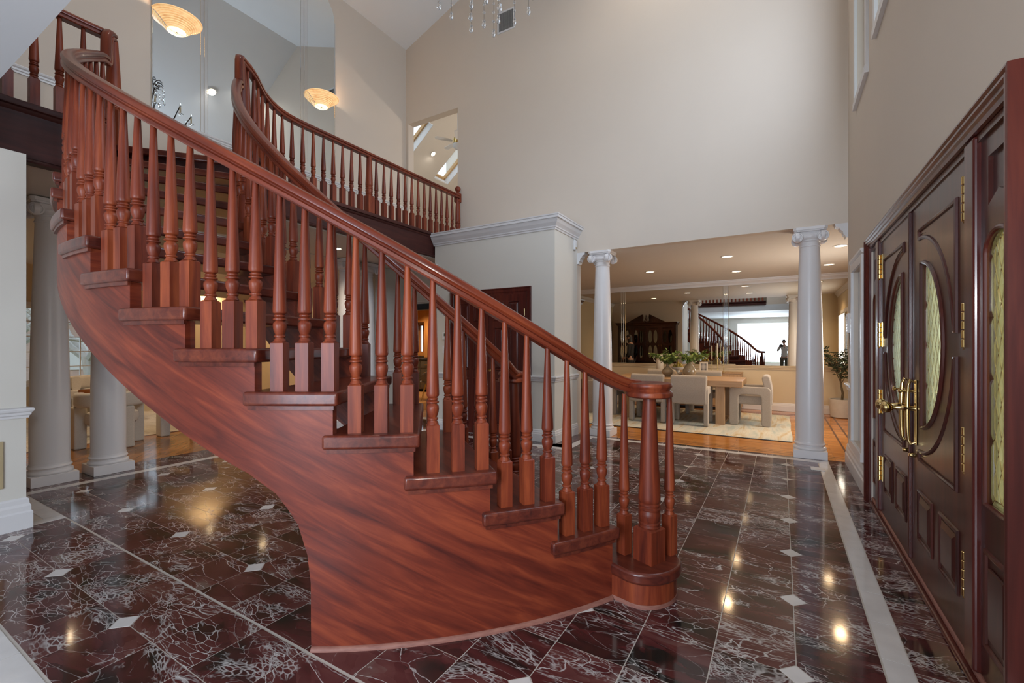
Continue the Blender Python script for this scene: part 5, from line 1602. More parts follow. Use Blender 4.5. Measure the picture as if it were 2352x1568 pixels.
# on the sideboard
ST = .7905
pt = thing('pitcher', 'tall cream pitcher with loop handle on the sideboard', 'pitcher', (-2.36, 10.50, ST))
mb = MB(); mb.lathe([(.062, 0), (.075, .02), (.086, .12), (.082, .22), (.066, .30), (.060, .335), (.070, .36), (.066, .362), (.055, .335)], n=28); mb.build('body', M['ceramic'], pt)
mb = MB(); mb.tube([(-.062, 0, .315), (-.105, 0, .32), (-.135, 0, .29), (-.135, 0, .24), (-.11, 0, .205), (-.080, 0, .20)], .012, 10); mb.build('handle', M['ceramic'], pt)
pf = thing('photo_frame', 'small cream framed black and white photo on the sideboard', 'picture frame', (-1.43, 10.45, ST), radians(8))
mb = MB(); w, h, f = .165, .205, .030
mb.box(-w/2, -.008, 0, w/2, .008, f); mb.box(-w/2, -.008, h-f, w/2, .008, h); mb.box(-w/2, -.008, f, -w/2+f, .008, h-f); mb.box(w/2-f, -.008, f, w/2, .008, h-f)
o = mb.build('frame', M['ceramic'], pf); o['kind'] = 'stuff'
m, nt, b = new_mat('grey_photo_print'); v = coords(nt, 'Object', (14, 1, 9)); gr = nt.nodes.new('ShaderNodeTexGradient'); gr.gradient_type = 'SPHERICAL'
mp = nt.nodes.new('ShaderNodeMapping'); mp.inputs['Location'].default_value = (0, 0, -.95); nt.links.new(v, mp.inputs[0]); nt.links.new(mp.outputs[0], gr.inputs[0])
r = ramp(nt, [(0.1, (.02, .02, .02)), (0.45, (.30, .28, .27)), (0.8, (.42, .39, .37))]); nt.links.new(gr.outputs['Fac'], r.inputs[0]); nt.links.new(r.outputs[0], b.inputs['Base Color'])
M['print'] = m
mb = MB(); mb.box(-w/2+f, -.003, f, w/2-f, .003, h-f); mb.build('print', M['print'], pf)
M['wax'] = plain('ivory_wax', (0.66, 0.62, 0.50), (0.62, 0.58, 0.46), 0.45, 12)
for (x, y, hh, l) in ((-1.27, 10.46, .25, 'slim brass candlestick with tall ivory candle, left of the three on the sideboard'), (-1.17, 10.52, .30, 'slim brass candlestick with tall ivory candle, middle of the three on the sideboard'), (-1.04, 10.44, .22, 'slim brass candlestick with tall ivory candle, right of the three on the sideboard')):
    cs = thing('candlestick', l, 'candlestick', (x, y, ST), 0, 'candlesticks on the sideboard')
    mb = MB(); mb.lathe([(.045, 0), (.045, .004), (.008, .010), (.004, .02), (.004, hh), (.014, hh+.008), (.014, hh+.02), (.010, hh+.022)], n=14); mb.build('holder', M['came'], cs)
    mb = MB(); mb.lathe([(.0105, hh+.015), (.0095, hh+.30), (.003, hh+.31)], n=10); mb.build('candle', M['wax'], cs)
# ficus in a pot
pl = thing('potted_olive_tree', 'slender potted olive tree in a white round pot in the dining room corner', 'plant', (.985, 10.46, 0))
mb = MB(); mb.lathe([(.165, 0), (.180, .01), (.205, .33), (.205, .345), (.185, .345), (.183, .30), (0, .30)], n=36); M['potm'] = plain('matte_white_pot', (0.55, 0.52, 0.47), (0.50, 0.47, 0.42), 0.7, 14); mb.build('pot', M['potm'], pl)
mb = MB(); mb.lathe([(0, .303), (.182, .303)], n=24); M['soil'] = plain('soil', (0.05, 0.035, 0.025), (0.08, 0.055, 0.04), 0.9, 60); mb.build('soil', M['soil'], pl)
rnd = random.Random(3)
tips = []
mb = MB(); mb.tube([(0, 0, .30), (.012, .0, .45), (-.015, .01, .62), (-.03, 0, .80)], [.022, .019, .016, .013], 8)
mb.build('trunk', M['stem'], pl)
for k in range(12):
    a = 2.4*k; h0 = .62+.035*k; r = .17+.10*rnd.random(); h = .22+.38*rnd.random()
    pts = []
    for q in range(8):
        u = q/7; pts.append(Vector((-.02+cos(a)*r*u**.9, sin(a)*r*.75*u**.9, min(h0, .80)+h*u*(1.1-.1*u))))
    mb = MB(); mb.tube(pts, [.008*(1-.75*q/7) for q in range(8)], 6); mb.build('branch', M['stem'], pl)
    tips.append(pts)
lm = MB(); leaf_quad(lm, Vector((0, 0, 0)), Vector((0, 1, 0)), Vector((0, 0, 1)), .085, .026); leafm = lm.mesh('leaf', M['leaf_d'])
nl = 0
for pts in tips:
    for q in range(2, 8):
        for e in range(4):
            if nl >= 288: break
            o = place('leaf', leafm, pl, tuple(pts[q]))
            o.rotation_euler = (rnd.uniform(-.9, .9), rnd.uniform(-.8, .8), rnd.uniform(0, 2*pi)); s_ = rnd.uniform(.8, 1.25); o.scale = (s_, s_, s_); nl += 1
# hutch against the closet's back, seen in the mirror
M['hutchw'] = wood('dark_cherry', (0.012, 0.004, 0.003), (0.026, 0.008, 0.005), (0.045, 0.014, 0.009), grain=(24, 24, 1.6), rough=0.3, coat=.3)
hu = thing('china_cabinet', 'dark breakfront china cabinet with broken pediment, seen in the dining mirror', 'cabinet', (-3.755, 6.80, 0))
mb = MB(); mb.box(-.93, -.19, 0, .93, .19, .80); mb.build('base_cabinet', M['hutchw'], hu, bev=(.008, 2))
mb = MB(); mb.box(-.93, -.19, .80, .93, .10, 2.02); mb.build('upper_case', M['hutchw'], hu)
mb = MB(); mb.sweep([(0, 0), (.02, .01), (.03, .05), (.06, .08), (.065, .10), (0, .10)], [(-.93, -.19, 2.0), (-.93, .10, 2.0), (.93, .10, 2.0), (.93, -.19, 2.0)], [(-1, 0, 0), (-1, 1, 0), (1, 1, 0), (1, 0, 0)], [(0, 0, 1)]*4, True, False); mb.build('cornice', M['hutchw'], hu)
for sx in (-1, 1):
    P = [(sx*.62, 2.10), (sx*.05, 2.10), (sx*.05, 2.16), (sx*.075, 2.13), (sx*.105, 2.15), (sx*.11, 2.20), (sx*.09, 2.25), (sx*.10, 2.36), (sx*.14, 2.35)]
    mb = MB(); mb.slab(P if sx > 0 else P[::-1], 'y', .06, .12); mb.build('pediment', M['hutchw'], hu)
mb = MB(); mb.lathe([(.03, 2.10), (.035, 2.14), (.015, 2.17), (.028, 2.20), (.033, 2.23), (.015, 2.27), (.010, 2.33), (0, 2.36)], (0, .09, 0), 12); mb.build('finial', M['hutchw'], hu)
M['cabglass'] = pane_mat('cabinet_glass', (0.30, 0.31, 0.30), 0.5, .01)
for k in range(4):
    x0 = -.91+.455*k
    mb = MB(); hole_pts = [(x0+.06, .90), (x0+.385, .90), (x0+.385, 1.93), (x0+.06, 1.93)]
    mb.box(x0, .10, .84, x0+.06, .125, 1.98); mb.box(x0+.385, .10, .84, x0+.445, .125, 1.98); mb.box(x0+.06, .10, .84, x0+.385, .125, .90); mb.box(x0+.06, .10, 1.92, x0+.385, .125, 1.98); mb.box(x0+.06, .10, 1.36, x0+.385, .125, 1.39)
    d = mb.build('door', M['hutchw'], hu); d['kind'] = 'stuff'
    for z in (.90, 1.39):
        for xx in (.06, .225):
            mb = MB(); cy, cz = x0+xx+.08, z+.25
            mb.slab(ellipse(cy, cz, .060, .21, 24), 'y', .112, .118); mb.build('glass_oval', M['cabglass'], d)
    mb = MB(); mb.ball((x0+(.415 if k % 2 == 0 else .03), .135, 1.36), .012, 8, 6); mb.build('knob', M['brass'], d)
    mb = MB(); mb.box(x0+.01, .19, .08, x0+.435, .205, .74); d2_ = mb.build('lower_door', M['hutchw'], hu, bev=(.006, 2))

# ------------------------------------------------------------------ sitting room
def make_boucle(loc, rz, label, s=1.0):
    t = thing('armchair', label, 'chair', loc, rz, 'cream boucle armchairs')
    t.scale = (s, s, s)
    mb = MB(); V = []
    n = 26; prof = rounded([(.255, .545), (.375, .545), (.375, .735), (.255, .735)], .045, 4)
    m_ = len(prof); F = []
    for k in range(n+1):
        a = pi-.35+(pi+.70)*k/n
        for (r, z) in prof: V.append((r*cos(a), r*sin(a), z))
    for k in range(n):
        for q in range(m_): F.append((k*m_+q, k*m_+(q+1) % m_, (k+1)*m_+(q+1) % m_, (k+1)*m_+q))
    F += [tuple(range(m_))[::-1], tuple(n*m_+q for q in range(m_))]
    mb.add(V, F, True); mb.build('back_band', M['boucle'], t)
    for sx in (-1, 1):
        mb = MB(); mb.obox((sx*.31, .09, .275), (.13, .15, .55), 0); mb.build('leg', M['boucle'], t, bev=(.02, 3))
    mb = MB(); mb.obox((0, -.315, .275), (.26, .11, .55), 0); mb.build('rear_leg', M['boucle'], t, bev=(.02, 3))
    mb = MB(); mb.lathe([(0, .30), (.24, .30), (.275, .33), (.285, .39), (.27, .45), (.22, .475), (0, .48)], (0, -.02, 0), 32); mb.build('seat', M['boucle'], t)
    return t
a0 = make_boucle((-7.80, 2.46, .0), pi/2, 'cream boucle armchair with its back to the hall, behind the second column')
copy_tree(a0, (-7.86, 3.42, .0), pi/2+.05, 'cream boucle armchair partly hidden by the stair stringer, right of its twin')
copy_tree(a0, (-9.85, 2.95, .011), -pi/2, 'cream boucle armchair facing the hall, below the sitting room window').scale = (1.1, 1.1, 1.14)
M['rug2'] = rug_mat('ivory_line_rug', (0.42, 0.36, 0.29), (0.52, 0.47, 0.40), (0.56, 0.51, 0.44), (2.0, 9.0, 1))
rg2 = thing('rug', 'ivory rug with thin wavy lines under the sitting room chairs', 'rug', (-9.75, 2.7, .0005))
mb = MB(); mb.box(-1.5, -1.5, 0, 1.60, 1.7, .010); mb.build('pile', M['rug2'], rg2)
for k in range(26):
    mb = MB(); P = []
    for q in range(25):
        y = -1.48+3.16*q/24; P.append((-1.42+.115*k+.03*sin(y*5+k*.8), y, .0105))
    mb.tube(P, .0035, 4); mb.build('raised_line', M['rug2'], rg2)
tb2 = thing('side_table', 'glass side table with two clear shelves on thin chrome legs', 'table', (-8.72, 2.52, .011))
for z in (.30, .585):
    mb = MB(); mb.box(-.26, -.30, z-.006, .26, .30, z+.006); mb.build('glass_shelf', M['pane'], tb2)
for sx in (-1, 1):
    for sy in (-1, 1):
        mb = MB(); mb.tube([(sx*.24, sy*.28, 0), (sx*.24, sy*.28, .60)], .009, 8); mb.build('leg', M['chrome'], tb2)
M['amber'] = plain('amber_glass', (0.34, 0.095, 0.012), (0.26, 0.065, 0.008), 0.1, 6, coat=.5)
mb = MB(); mb.lathe([(.06, 0), (.08, .01), (.088, .06), (.085, .105), (.078, .105), (.078, .02), (0, .015)], n=24)
tag(mb.build('amber_bowl', M['amber'], loc=(-8.72, 2.46, .6025)), 'amber glass bowl on the sitting room side table', 'bowl')
so = thing('sofa', 'cream sofa glimpsed between the left wall end and the first column', 'sofa', (-8.4, 1.05, 0))
mb = MB(); mb.box(-1.1, -.45, .06, 1.1, .45, .42); mb.build('base', M['boucle'], so, bev=(.03, 3))
mb = MB(); mb.box(-1.1, -.47, .42, 1.1, -.22, .92); mb.build('backrest', M['boucle'], so, bev=(.05, 4))
for sx in (-1, 1):
    mb = MB(); mb.box(sx*.92, -.45, .06, sx*1.14, .46, .66); mb.build('arm', M['boucle'], so, bev=(.05, 4))
for k in range(2):
    mb = MB(); mb.box(-.90+.91*k, -.22, .42, .0+.90*k, .44, .56); mb.build('cushion', M['boucle'], so, bev=(.04, 3))
    for sy in (-1, 1):
        mb = MB(); mb.box((-1, 1)[k]*1.0-.04, sy*.36-.04, 0, (-1, 1)[k]*1.0+.04, sy*.36+.04, .06); mb.build('foot', M['black'], so)
M['shadef'] = plain('beige_lamp_shade', (0.56, 0.44, 0.31), (0.52, 0.40, 0.28), 0.8, 40)
fl_ = thing('floor_lamp', 'beige shaded floor lamp peeking out right of the first column', 'lamp', (-10.4, 2.50, .0))
mb = MB(); mb.lathe([(.13, .011), (.13, .025), (.02, .035), (.010, .05), (.010, 1.18)], n=18); mb.build('stand', M['chrome'], fl_)
mb = MB(); mb.lathe([(.20, 1.10), (.17, 1.34), (.168, 1.34), (.198, 1.10)], n=28); mb.build('shade', M['shadef'], fl_)

# ------------------------------------------------------------------ kitchen glimpse
M['honey'] = wood('honey_cabinet', (0.38, 0.15, 0.035), (0.50, 0.21, 0.055), (0.58, 0.27, 0.08), grain=(24, 24, 2), rough=.35, coat=.2)
M['taupe'] = plain('taupe_cabinet_paint', (0.085, 0.065, 0.045), (0.075, 0.058, 0.040), 0.45, 6)
kc = thing('kitchen_counter', 'taupe kitchen counter with black top under the stained glass window', 'counter', (-8.6, 10.27, 0))
mb = MB(); mb.box(-1.5, -.30, .08, 1.5, .31, .93); mb.build('body', M['taupe'], kc)
mb = MB(); mb.box(-1.52, -.33, .93, 1.52, .32, .97); mb.build('worktop', M['black'], kc, bev=(.005, 2))
for k in range(6):
    for (z0, z1) in ((.12, .45), (.47, .68), (.70, .91)):
        mb = MB(); mb.box(-1.47+.495*k, -.318, z0, -1.47+.495*k+.47, -.30, z1); d = mb.build('drawer', M['taupe'], kc, bev=(.004, 1))
        mb = MB(); mb.tube([(-1.30+.495*k, -.335, (z0+z1)/2), (-1.14+.495*k, -.335, (z0+z1)/2)], .006, 6); mb.build('handle', M['brass'], d)
uc = thing('wall_cabinet', 'honey wood cabinet and valance framing the stained glass window', 'cabinet', (-9.5, 10.42, 1.0))
mb = MB(); mb.box(-.55, -.12, 1.06, .75, .175, 1.55); mb.build('valance', M['honey'], uc)
mb = MB(); mb.box(.26, -.12, .0, .75, .175, 1.06); mb.build('body', M['honey'], uc)
mb = MB(); mb.box(-.55, -.12, .0, -.24, .175, 1.06); mb.build('body', M['honey'], uc)
mb = MB(); mb.box(-.24, .10, .04, .26, .17, .13); mb.build('sill', M['honey'], uc)
w6 = thing('window_6', 'narrow kitchen window with coloured stained glass diamonds', None, (-9.565, 10.66, 1.12), kind='structure')
fr = MB(); fr.box(-.195, -.03, 0, -.145, .03, .90); fr.box(.145, -.03, 0, .195, .03, .90); fr.box(-.145, -.03, 0, .145, .03, .05); fr.box(-.145, -.03, .85, .145, .03, .90); fr.box(-.03, -.02, .05, -.01, .02, .85)
o = fr.build('sash', M['honey'], w6); o['kind'] = 'stuff'
cols = [(0.85, 0.45, 0.50), (0.25, 0.38, 0.80), (0.90, 0.72, 0.10), (0.80, 0.62, 0.66), (0.16, 0.36, 0.85), (0.62, 0.80, 0.85), (0.90, 0.62, 0.08), (0.15, 0.62, 0.62), (0.85, 0.80, 0.72)]
for k, c in enumerate(cols): M['sg%d' % k] = pane_mat('stained_glass_%d' % k, c, .08, .05, .35)
base = [(-.01, .05), (.145, .05), (.145, .85), (-.01, .85)]
cm = MB(); idx = 0
for r in range(-1, 9):
    for c in range(-1, 3):
        y = -.01+.0775+(c-.5+(.5 if r % 2 else 0))*.0775*1.0; z = .05+r*.10
        P = clip_poly([(y, z-.10), (y+.0775/1.0, z), (y, z+.10), (y-.0775, z)], base) if (c+r) % 1 == 0 else []
        if c in (0, 1) and r % 2 == 0 and len(P) > 2 and area(P) > 4e-4:
            mb = MB(); mb.slab(P, 'y', -.004, .004); mb.build('pane', M['sg%d' % (idx % 9)], w6); idx += 1
            for q in range(len(P)): cm.tube([(P[q][0], 0, P[q][1]), (P[(q+1) % len(P)][0], 0, P[(q+1) % len(P)][1])], .004, 4, False)
o = cm.build('lead', M['black'], w6); o['kind'] = 'stuff'
mb = MB(); mb.box(-.01, .006, .05, .145, .010, .85); mb.build('backing_pane', M['sg3'], w6)
mb = MB(); mb.box(-.145, .0, .05, -.03, .006, .85); mb.build('pane', M['pane'], w6)
kch = thing('kitchen_chair', 'grey shell chair on slim brass legs beyond the black doorway', 'chair', (-7.52, 8.55, 0), 2.2)
V = []; F = []; nn = 18
mb = MB(); 
for j in range(9):
    for k in range(nn+1):
        a = -pi*1.08+pi*2.16*k/nn if False else pi*(.5)+(-pi*.78+pi*1.56*k/nn)+pi
        u = j/8; hgt = .46+.36*u*(.25+.75*max(0, cos((k/nn-.5)*pi))**.7)
        r = .20+.06*u
        V.append((r*cos(a), r*sin(a), hgt))
for j in range(8):
    for k in range(nn): F.append((j*(nn+1)+k, j*(nn+1)+k+1, (j+1)*(nn+1)+k+1, (j+1)*(nn+1)+k))
mb.add(V, F, True); M['greyvelvet'] = plain('grey_velvet', (0.20, 0.20, 0.20), (0.16, 0.16, 0.165), .8, 30, sheen=.3)
o = mb.build('shell', M['greyvelvet'], kch); s_ = o.modifiers.new('solid', 'SOLIDIFY'); s_.thickness = .03
mb = MB(); mb.lathe([(0, .42), (.20, .42), (.215, .45), (.20, .48), (0, .49)], n=24); mb.build('seat', M['greyvelvet'], kch)
for k in range(4):
    a = pi/4+k*pi/2; mb = MB(); mb.tube([(.10*cos(a), .10*sin(a), .43), (.24*cos(a), .24*sin(a), 0)], [.010, .007], 8); mb.build('leg', M['came'], kch)

# ------------------------------------------------------------------ upper room: ceiling fan and light
cf = thing('ceiling_fan', 'white and brass ceiling fan on a long rod in the upper room', 'ceiling fan', (-6.22, 8.05, 5.83))
top = slope_z(-6.22)-5.83
mb = MB(); mb.lathe([(.016, .20), (.016, top-.03), (.05, top-.02), (.06, top+.04)], n=12); mb.build('down_rod', M['trim'], cf)
mb = MB(); mb.lathe([(.03, .20), (.10, .17), (.115, .12), (.10, .07), (.12, .05), (.12, .03)], n=24); mb.build('motor', M['came'], cf)
mb = MB(); mb.lathe([(0, -.085), (.07, -.07), (.115, -.02), (.12, .03)], n=24); M['opal'] = plain('opal_glass', (.62, .62, .64), (.6, .6, .62), .3, 4); mb.build('light_bowl', M['opal'], cf)
bl = MB(); bl.add([(.13, -.03, .09), (.24, -.06, .095), (.50, -.06, .10), (.53, 0, .105), (.50, .06, .11), (.24, .05, .105), (.13, .03, .10)]+[(p, q, r-.008) for (p, q, r) in ((.13, -.03, .09), (.24, -.06, .095), (.50, -.06, .10), (.53, 0, .105), (.50, .06, .11), (.24, .05, .105), (.13, .03, .10))], [tuple(range(7)), tuple(range(7, 14))[::-1]]+[(i, (i+1) % 7, 7+(i+1) % 7, 7+i) for i in range(7)])
blm = bl.mesh('blade', M['trim'])
for k in range(5): place('blade', blm, cf, (0, 0, 0), 2*pi*k/5+.30)
downlight(-7.71, 8.94, slope_z(-7.71)-.012, 'single round light in the sloped ceiling between the skylights', 'upper room light', r=.06, watts=12, color=NEUT, cone=165)
lamp('upper_room_fill', 'POINT', (-4.4, 9.6, 4.6), 150, NEUT, size=.10)  # added fill, hidden behind the wall, to brighten the upper room
for c in list(COL.objects):
    if c.get('group') == 'upper room light': c.rotation_euler = (0, -atan2(.78, 1), 0)
# ------------------------------------------------------------------ outdoors
M['grass'] = plain('winter_grass', (0.22, 0.27, 0.12), (0.32, 0.31, 0.17), 0.9, 3)
mb = MB(); mb.box(-60, -40, -.75, 60, 60, -.6)
gnd = mb.build('ground', M['grass']); gnd['kind'] = 'structure'; gnd['label'] = 'winter lawn around the house'
M['bark'] = plain('grey_bark', (0.34, 0.33, 0.31), (0.46, 0.44, 0.41), 0.9, 12)
M['hedge'] = plain('evergreen_hedge', (0.20, 0.28, 0.11), (0.34, 0.38, 0.16), 0.8, 9)
def tree(x, y, label, seed, h=5.0):
    rnd = random.Random(seed)
    t = thing('tree', label, 'tree', (x, y, -.6))
    mb = MB(); mb.tube([(0, 0, 0), (.05, .1, h*.2), (-.1, .05, h*.36)], [.22, .17, .15], 10); mb.build('trunk', M['bark'], t)
    def br(p, d, L, r, depth, mb):
        pts = [p]; q = p.copy(); dd = d.copy()
        for k in range(4):
            dd = (dd+Vector((rnd.uniform(-.35, .35), rnd.uniform(-.35, .35), rnd.uniform(-.1, .25)))).normalized(); q = q+dd*L/4; pts.append(q.copy())
        mb.tube(pts, [r*(1-.5*k/4) for k in range(5)], 6)
        if depth > 0:
            for k in range(3):
                br(pts[2+k % 3], (dd+Vector((rnd.uniform(-1, 1), rnd.uniform(-1, 1), rnd.uniform(-.4, .8)))).normalized(), L*.62, r*.5, depth-1, mb)
    for k in range(6):
        mb = MB(); a = 2*pi*k/6+rnd.random(); br(Vector((-.1, .05, h*.34)), Vector((cos(a), sin(a), .55+.5*rnd.random())).normalized(), h*.42, .10, 3, mb)
        o = mb.build('bough', M['bark'], t); o['kind'] = 'stuff'
tree(-15.5, 4.4, 'bare grey garden tree outside the sitting room window', 4, 4.6)
tree(-18.5, 3.4, 'bare garden tree farther off, left in the sitting room window', 8, 5.2)
def hedge(x0, y0, x1, y1, h, label, seed):
    rnd = random.Random(seed); t = thing('hedge', label, 'hedge', ((x0+x1)/2, (y0+y1)/2, -.6))
    cx, cy = (x0+x1)/2, (y0+y1)/2
    lf = MB()
    for k in range(2600):
        p = Vector((rnd.uniform(x0, x1)-cx, rnd.uniform(y0, y1)-cy, rnd.uniform(0, h)*(.75+.25*rnd.random())))
        leaf_quad(lf, p, Vector((rnd.uniform(-1, 1), rnd.uniform(-1, 1), rnd.uniform(-.3, 1))), Vector((0, 0, 1)), .16+.1*rnd.random(), .10)
    o = lf.build('foliage', M['hedge'], t); o['kind'] = 'stuff'
    mb = MB(); mb.box(x0+.25-cx, y0+.25-cy, 0, x1-.25-cx, y1-.25-cy, h*.8); mb.build('core', M['hedge'], t)
hedge(-17.5, -1, -16.3, 3.2, 1.7, 'evergreen hedge low outside the sitting room window', 2)
hedge(7.5, -3.0, 8.9, 12, 2.2, 'green hedge outside the front door, blurred by the leaded glass', 6)
M['brickh'] = plain('red_brick_house', (0.42, 0.28, 0.24), (0.50, 0.35, 0.30), 0.85, 14)
M['roofm'] = plain('grey_shingle_roof', (0.40, 0.41, 0.43), (0.48, 0.49, 0.51), 0.8, 10)
hs = thing('house', 'neighbouring brick house with grey roof far behind the trees', 'house', (-27, 6.5, -.6))
mb = MB(); mb.box(-3, -4, 0, 3, 4, 3.2); mb.build('wall', M['brickh'], hs)
mb = MB(); mb.slab([(-3.4, 3.2), (3.4, 3.2), (0, 5.4)], 'y', -4.3, 4.3); mb.build('roof', M['roofm'], hs)
for k in range(3):
    mb = MB(); mb.box(3.0, -3+2.3*k, 1.0, 3.04, -2+2.3*k, 2.3); mb.build('window', M['trim'], hs)
mb = MB(); mb.box(XW+.17, 1.2, -.3, 3.4, 5.8, -.02); M['stonep'] = plain('porch_stone', (.62, .58, .48), (.55, .51, .42), .8, 8)
pc = mb.build('porch', M['stonep']); pc['kind'] = 'structure'; pc['label'] = 'stone porch outside the front door'

# ------------------------------------------------------------------ people (seen only as reflections in the dining mirror)
M['skin'] = plain('skin', (0.52, 0.30, 0.21), (0.47, 0.26, 0.18), 0.5, 20)
M['hair'] = plain('dark_hair', (0.016, 0.011, 0.009), (0.028, 0.019, 0.014), 0.45, 60)
M['blackcloth'] = plain('black_cloth', (0.014, 0.014, 0.017), (0.022, 0.022, 0.026), 0.85, 40)
M['whitecloth'] = plain('white_cloth', (0.62, 0.60, 0.56), (0.56, 0.54, 0.50), 0.85, 30)
M['olivecloth'] = plain('olive_cloth', (0.085, 0.075, 0.045), (0.07, 0.062, 0.038), 0.85, 30)
M['shoe'] = plain('dark_leather', (0.02, 0.016, 0.014), (0.03, 0.024, 0.02), 0.4, 20)
def skinned(name, verts, edges, radii, mat, parent, root=0, sub=1):
    me = bpy.data.meshes.new(name); me.from_pydata(verts, edges, [])
    o = bpy.data.objects.new(name, me); COL.objects.link(o); o.parent = parent
    o.modifiers.new('skin', 'SKIN')
    if not me.skin_vertices: me.attributes.new('x', 'FLOAT', 'POINT')
    sv = me.skin_vertices[0].data if me.skin_vertices else None
    if sv is None:
        bm = bmesh.new(); bm.from_mesh(me); bm.verts.layers.skin.verify(); bm.to_mesh(me); bm.free(); sv = me.skin_vertices[0].data
    for k, r in enumerate(radii):
        sv[k].radius = r if isinstance(r, tuple) else (r, r); sv[k].use_root = (k == root)
    o.modifiers['skin'].use_smooth_shade = True
    if sub: s = o.modifiers.new('sub', 'SUBSURF'); s.levels = sub; s.render_levels = sub
    me.materials.append(mat)
    return o
def hand(parent, wrist, elbow, palm_n):
    d = (Vector(wrist)-Vector(elbow)).normalized(); n_ = Vector(palm_n); s = d.cross(n_).normalized(); n_ = s.cross(d)
    w = Vector(wrist)
    V = [tuple(w), tuple(w+d*.05), tuple(w+d*.085)]; E = [(0, 1), (1, 2)]; R = [(.022, .018), (.034, .016), (.036, .014)]
    skinned('palm', V, E, R, M['skin'], parent, 0, 1)
    for k, (o_, L) in enumerate(((-.027, .065), (-.009, .075), (.009, .070), (.026, .055))):
        b = w+d*.075+s*o_
        P = [b, b+d*L*.45-n_*.004, b+d*L*.75-n_*.018, b+d*L*.85-n_*.034]
        skinned('finger', [tuple(p) for p in P], [(0, 1), (1, 2), (2, 3)], [.0095, .009, .008, .0065], M['skin'], parent, 0, 1)
    b = w+d*.03+s*.03
    P = [b, b+d*.025+s*.022-n_*.006, b+d*.052+s*.030-n_*.016]
    skinned('thumb', [tuple(p) for p in P], [(0, 1), (1, 2)], [.012, .0105, .008], M['skin'], parent, 0, 1)
def head(parent, c, s=1.0, long_hair=False):
    mb = MB(); V = []; F = []; n, m_ = 20, 16
    for i in range(m_+1):
        th = pi*i/m_
        for k in range(n):
            a = 2*pi*k/n; x = .073*sin(th)*cos(a); y = .094*sin(th)*sin(a); z = -.115*cos(th)
            f = sin(th)*sin(a)
            if z < 0: x *= 1-.28*(-z/.115)**1.5; y *= 1-.12*(-z/.115)
            if f > .6 and abs(x) < .022 and -.035 < z < .02: y += .020*(1-abs(x)/.022)*(1-abs(z+.02)/.06)     # nose
            if f > .6 and .012 < abs(x) < .045 and .0 < z < .03: y -= .006                                    # eye sockets
            if f > .6 and abs(x) < .028 and -.066 < z < -.048: y += .005                                      # lips
            V.append((c[0]+x*s, c[1]+y*s, c[2]+z*s))
    for i in range(m_):
        for k in range(n): F.append((i*n+k, i*n+(k+1) % n, (i+1)*n+(k+1) % n, (i+1)*n+k))
    mb.add(V, F, True); hd = mb.build('head', M['skin'], parent)
    for sx in (-1, 1):
        mb = MB(); mb.ball((c[0]+sx*.030*s, c[1]+.078*s, c[2]+.012*s), .011*s, 10, 8); mb.build('eye', M['paper'], hd)
        mb = MB(); mb.ball((c[0]+sx*.030*s, c[1]+.0865*s, c[2]+.012*s), .0048*s, 8, 6); mb.build('iris', M['hair'], hd)
        mb = MB(); mb.ball((c[0]+sx*.076*s, c[1]-.008*s, c[2]-.004*s), .028*s, 8, 8, (.3, .7, 1.1)); mb.build('ear', M['skin'], hd)
    mb = MB(); mb.tube([(c[0]-.022*s, c[1]+.086*s, c[2]-.057*s), (c[0], c[1]+.092*s, c[2]-.059*s), (c[0]+.022*s, c[1]+.086*s, c[2]-.057*s)], [.002, .0045, .002], 6); M.setdefault('lip', plain('lips', (.42, .16, .13), (.38, .14, .12), .45, 30)); mb.build('mouth', M['lip'], hd)
    mb = MB(); V = []; F = []
    low = -.24 if long_hair else -.04
    for i in range(11):
        t = i/10
        for k in range(n):
            a = 2*pi*k/n; front = sin(a)
            if t < .5:
                th = t*2*pi*.5; x = .083*sin(th)*cos(a); y = .104*sin(th)*sin(a)-.006; z = .122*cos(th)+.004
                if front > .35 and z < .062: z = .062; x *= .97; y *= .97
            else:
                u = (t-.5)*2
                lo = low if front < .35 else .045
                x = .083*cos(a)*(1-.12*u); y = .104*sin(a)*(1-.1*u)-.006-(.02*u if front < .35 else 0); z = .004+lo*u if front < .35 else .004+.06*(1-u)
            V.append((c[0]+x*s, c[1]+y*s, c[2]+z*s))
    for i in range(10):
        for k in range(n): F.append((i*n+k, i*n+(k+1) % n, (i+1)*n+(k+1) % n, (i+1)*n+k))
    mb.add(V, F, True); mb.build('hair', M['hair'], hd)
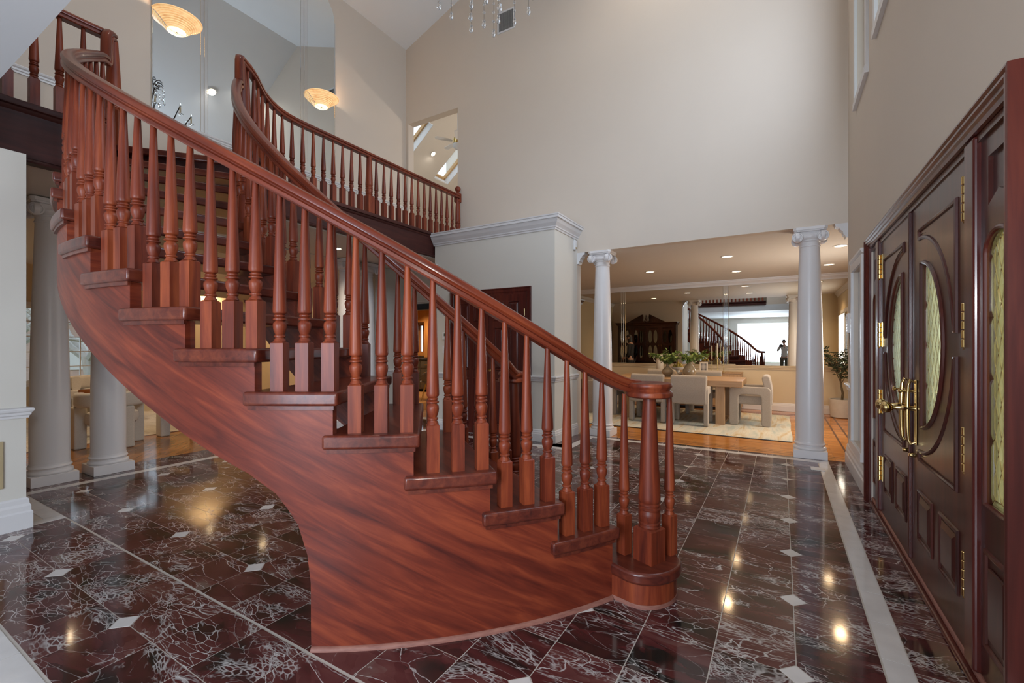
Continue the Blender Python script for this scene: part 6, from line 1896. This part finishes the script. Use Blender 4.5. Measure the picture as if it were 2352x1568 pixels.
def person(loc, rz, label, H, top, legs, arms, hair_long):
    t = thing('person', label, 'person', loc, rz)
    k = H/1.75
    def q(*p): return (p[0]*k, p[1]*k, p[2]*k)
    Pv = [q(0, 0, .95), q(0, -.005, 1.12), q(0, 0, 1.30), q(0, -.01, 1.43), q(0, .0, 1.50), q(0, .012, 1.56)]
    E = [(0, 1), (1, 2), (2, 3), (3, 4), (4, 5)]; R = [(.115*k, .075*k), (.115*k, .08*k), (.15*k, .10*k), (.13*k, .075*k), (.058*k, .058*k), (.052*k, .052*k)]
    Cv = [q(0, 0, .86)]+Pv[1:4]; CE = [(0, 1), (1, 2), (2, 3)]; CR = [(.165*k, .115*k), (.145*k, .105*k), (.165*k, .112*k), (.14*k, .085*k)]
    hands = []
    for sx in (-1, 1):
        sh, el, wr = arms[0 if sx < 0 else 1]
        n0 = len(Pv); Pv += [q(*sh), q(*el), q(*wr)]; E += [(3, n0), (n0, n0+1), (n0+1, n0+2)]; R += [.052*k, .040*k, .027*k]
        n1 = len(Cv); Cv += [q(*sh), q(*el), q(*[a+(b-a)*.92 for a, b in zip(el, wr)])]; CE += [(3, n1), (n1, n1+1), (n1+1, n1+2)]; CR += [.066*k, .054*k, .043*k]
        hands.append((q(*wr), q(*el)))
    Lv = [q(0, 0, 1.02)]; LE = []; LR = [(.155*k, .115*k)]
    for sx in (-1, 1):
        n0 = len(Pv); Pv += [q(sx*.095, 0, .88), q(sx*.10, .015, .50), q(sx*.10, -.01, .10)]; E += [(0, n0), (n0, n0+1), (n0+1, n0+2)]; R += [.085*k, .055*k, .040*k]
        n1 = len(Lv); Lv += [q(sx*.095, 0, .86), q(sx*.10, .015, .50), q(sx*.10, -.01, .07)]; LE += [(0, n1), (n1, n1+1), (n1+1, n1+2)]; LR += [.098*k, .070*k, .060*k]
        mb = MB(); mb.ball((sx*.10*k, .055*k, .040), .055*k, 12, 8, (.85, 2.3, .72)); mb.build('shoe', M['shoe'], t)
    skinned('body', Pv, E, R, M['skin'], t, 0, 1)
    skinned('jacket', Cv, CE, CR, top, t, 0, 1)
    skinned('trousers', Lv, LE, LR, legs, t, 0, 1)
    for (w, e) in hands: hand(t, w, e, (0, 0, 1) if abs(w[2]-e[2]) < .2 else ((1 if w[0] < 0 else -1), 0, 0))
    head(t, q(0, .045, 1.645), k, hair_long)
    return t
person((-4.14, 7.30, 0), pi/2, 'dark haired woman in black reflected in the left of the dining mirror', 1.70, M['blackcloth'], M['blackcloth'], [((-.19, -.01, 1.40), (-.24, .0, 1.12), (-.10, .17, 1.00)), ((.19, -.01, 1.40), (.24, .0, 1.12), (.10, .17, 1.02))], True)
ph = person((.115, -.42, 0), YAW*.5, 'person in a white jacket holding a camera, reflected in the dining mirror', 1.60, M['whitecloth'], M['olivecloth'], [((-.19, .0, 1.40), (-.24, .13, 1.22), (-.13, .22, 1.44)), ((.19, .0, 1.40), (.25, .13, 1.20), (.06, .24, 1.42))], False)
cb = thing('camera', 'black camera held up by the person in the white jacket', 'camera', (-.0, -.115, 1.335), YAW)
mb = MB(); mb.box(-.07, -.035, -.045, .07, .03, .05); mb.build('body', M['black'], cb, bev=(.010, 2))
mb = MB(); mb.lathe([(.036, .0), (.038, .05), (.034, .055), (.030, .045), (0, .045)], (0, .028, 0), 20, True, 'y'); mb.build('lens', M['black'], cb)
mb = MB(); mb.box(-.02, -.03, .05, .02, .01, .07); mb.build('viewfinder', M['black'], cb, bev=(.004, 1))
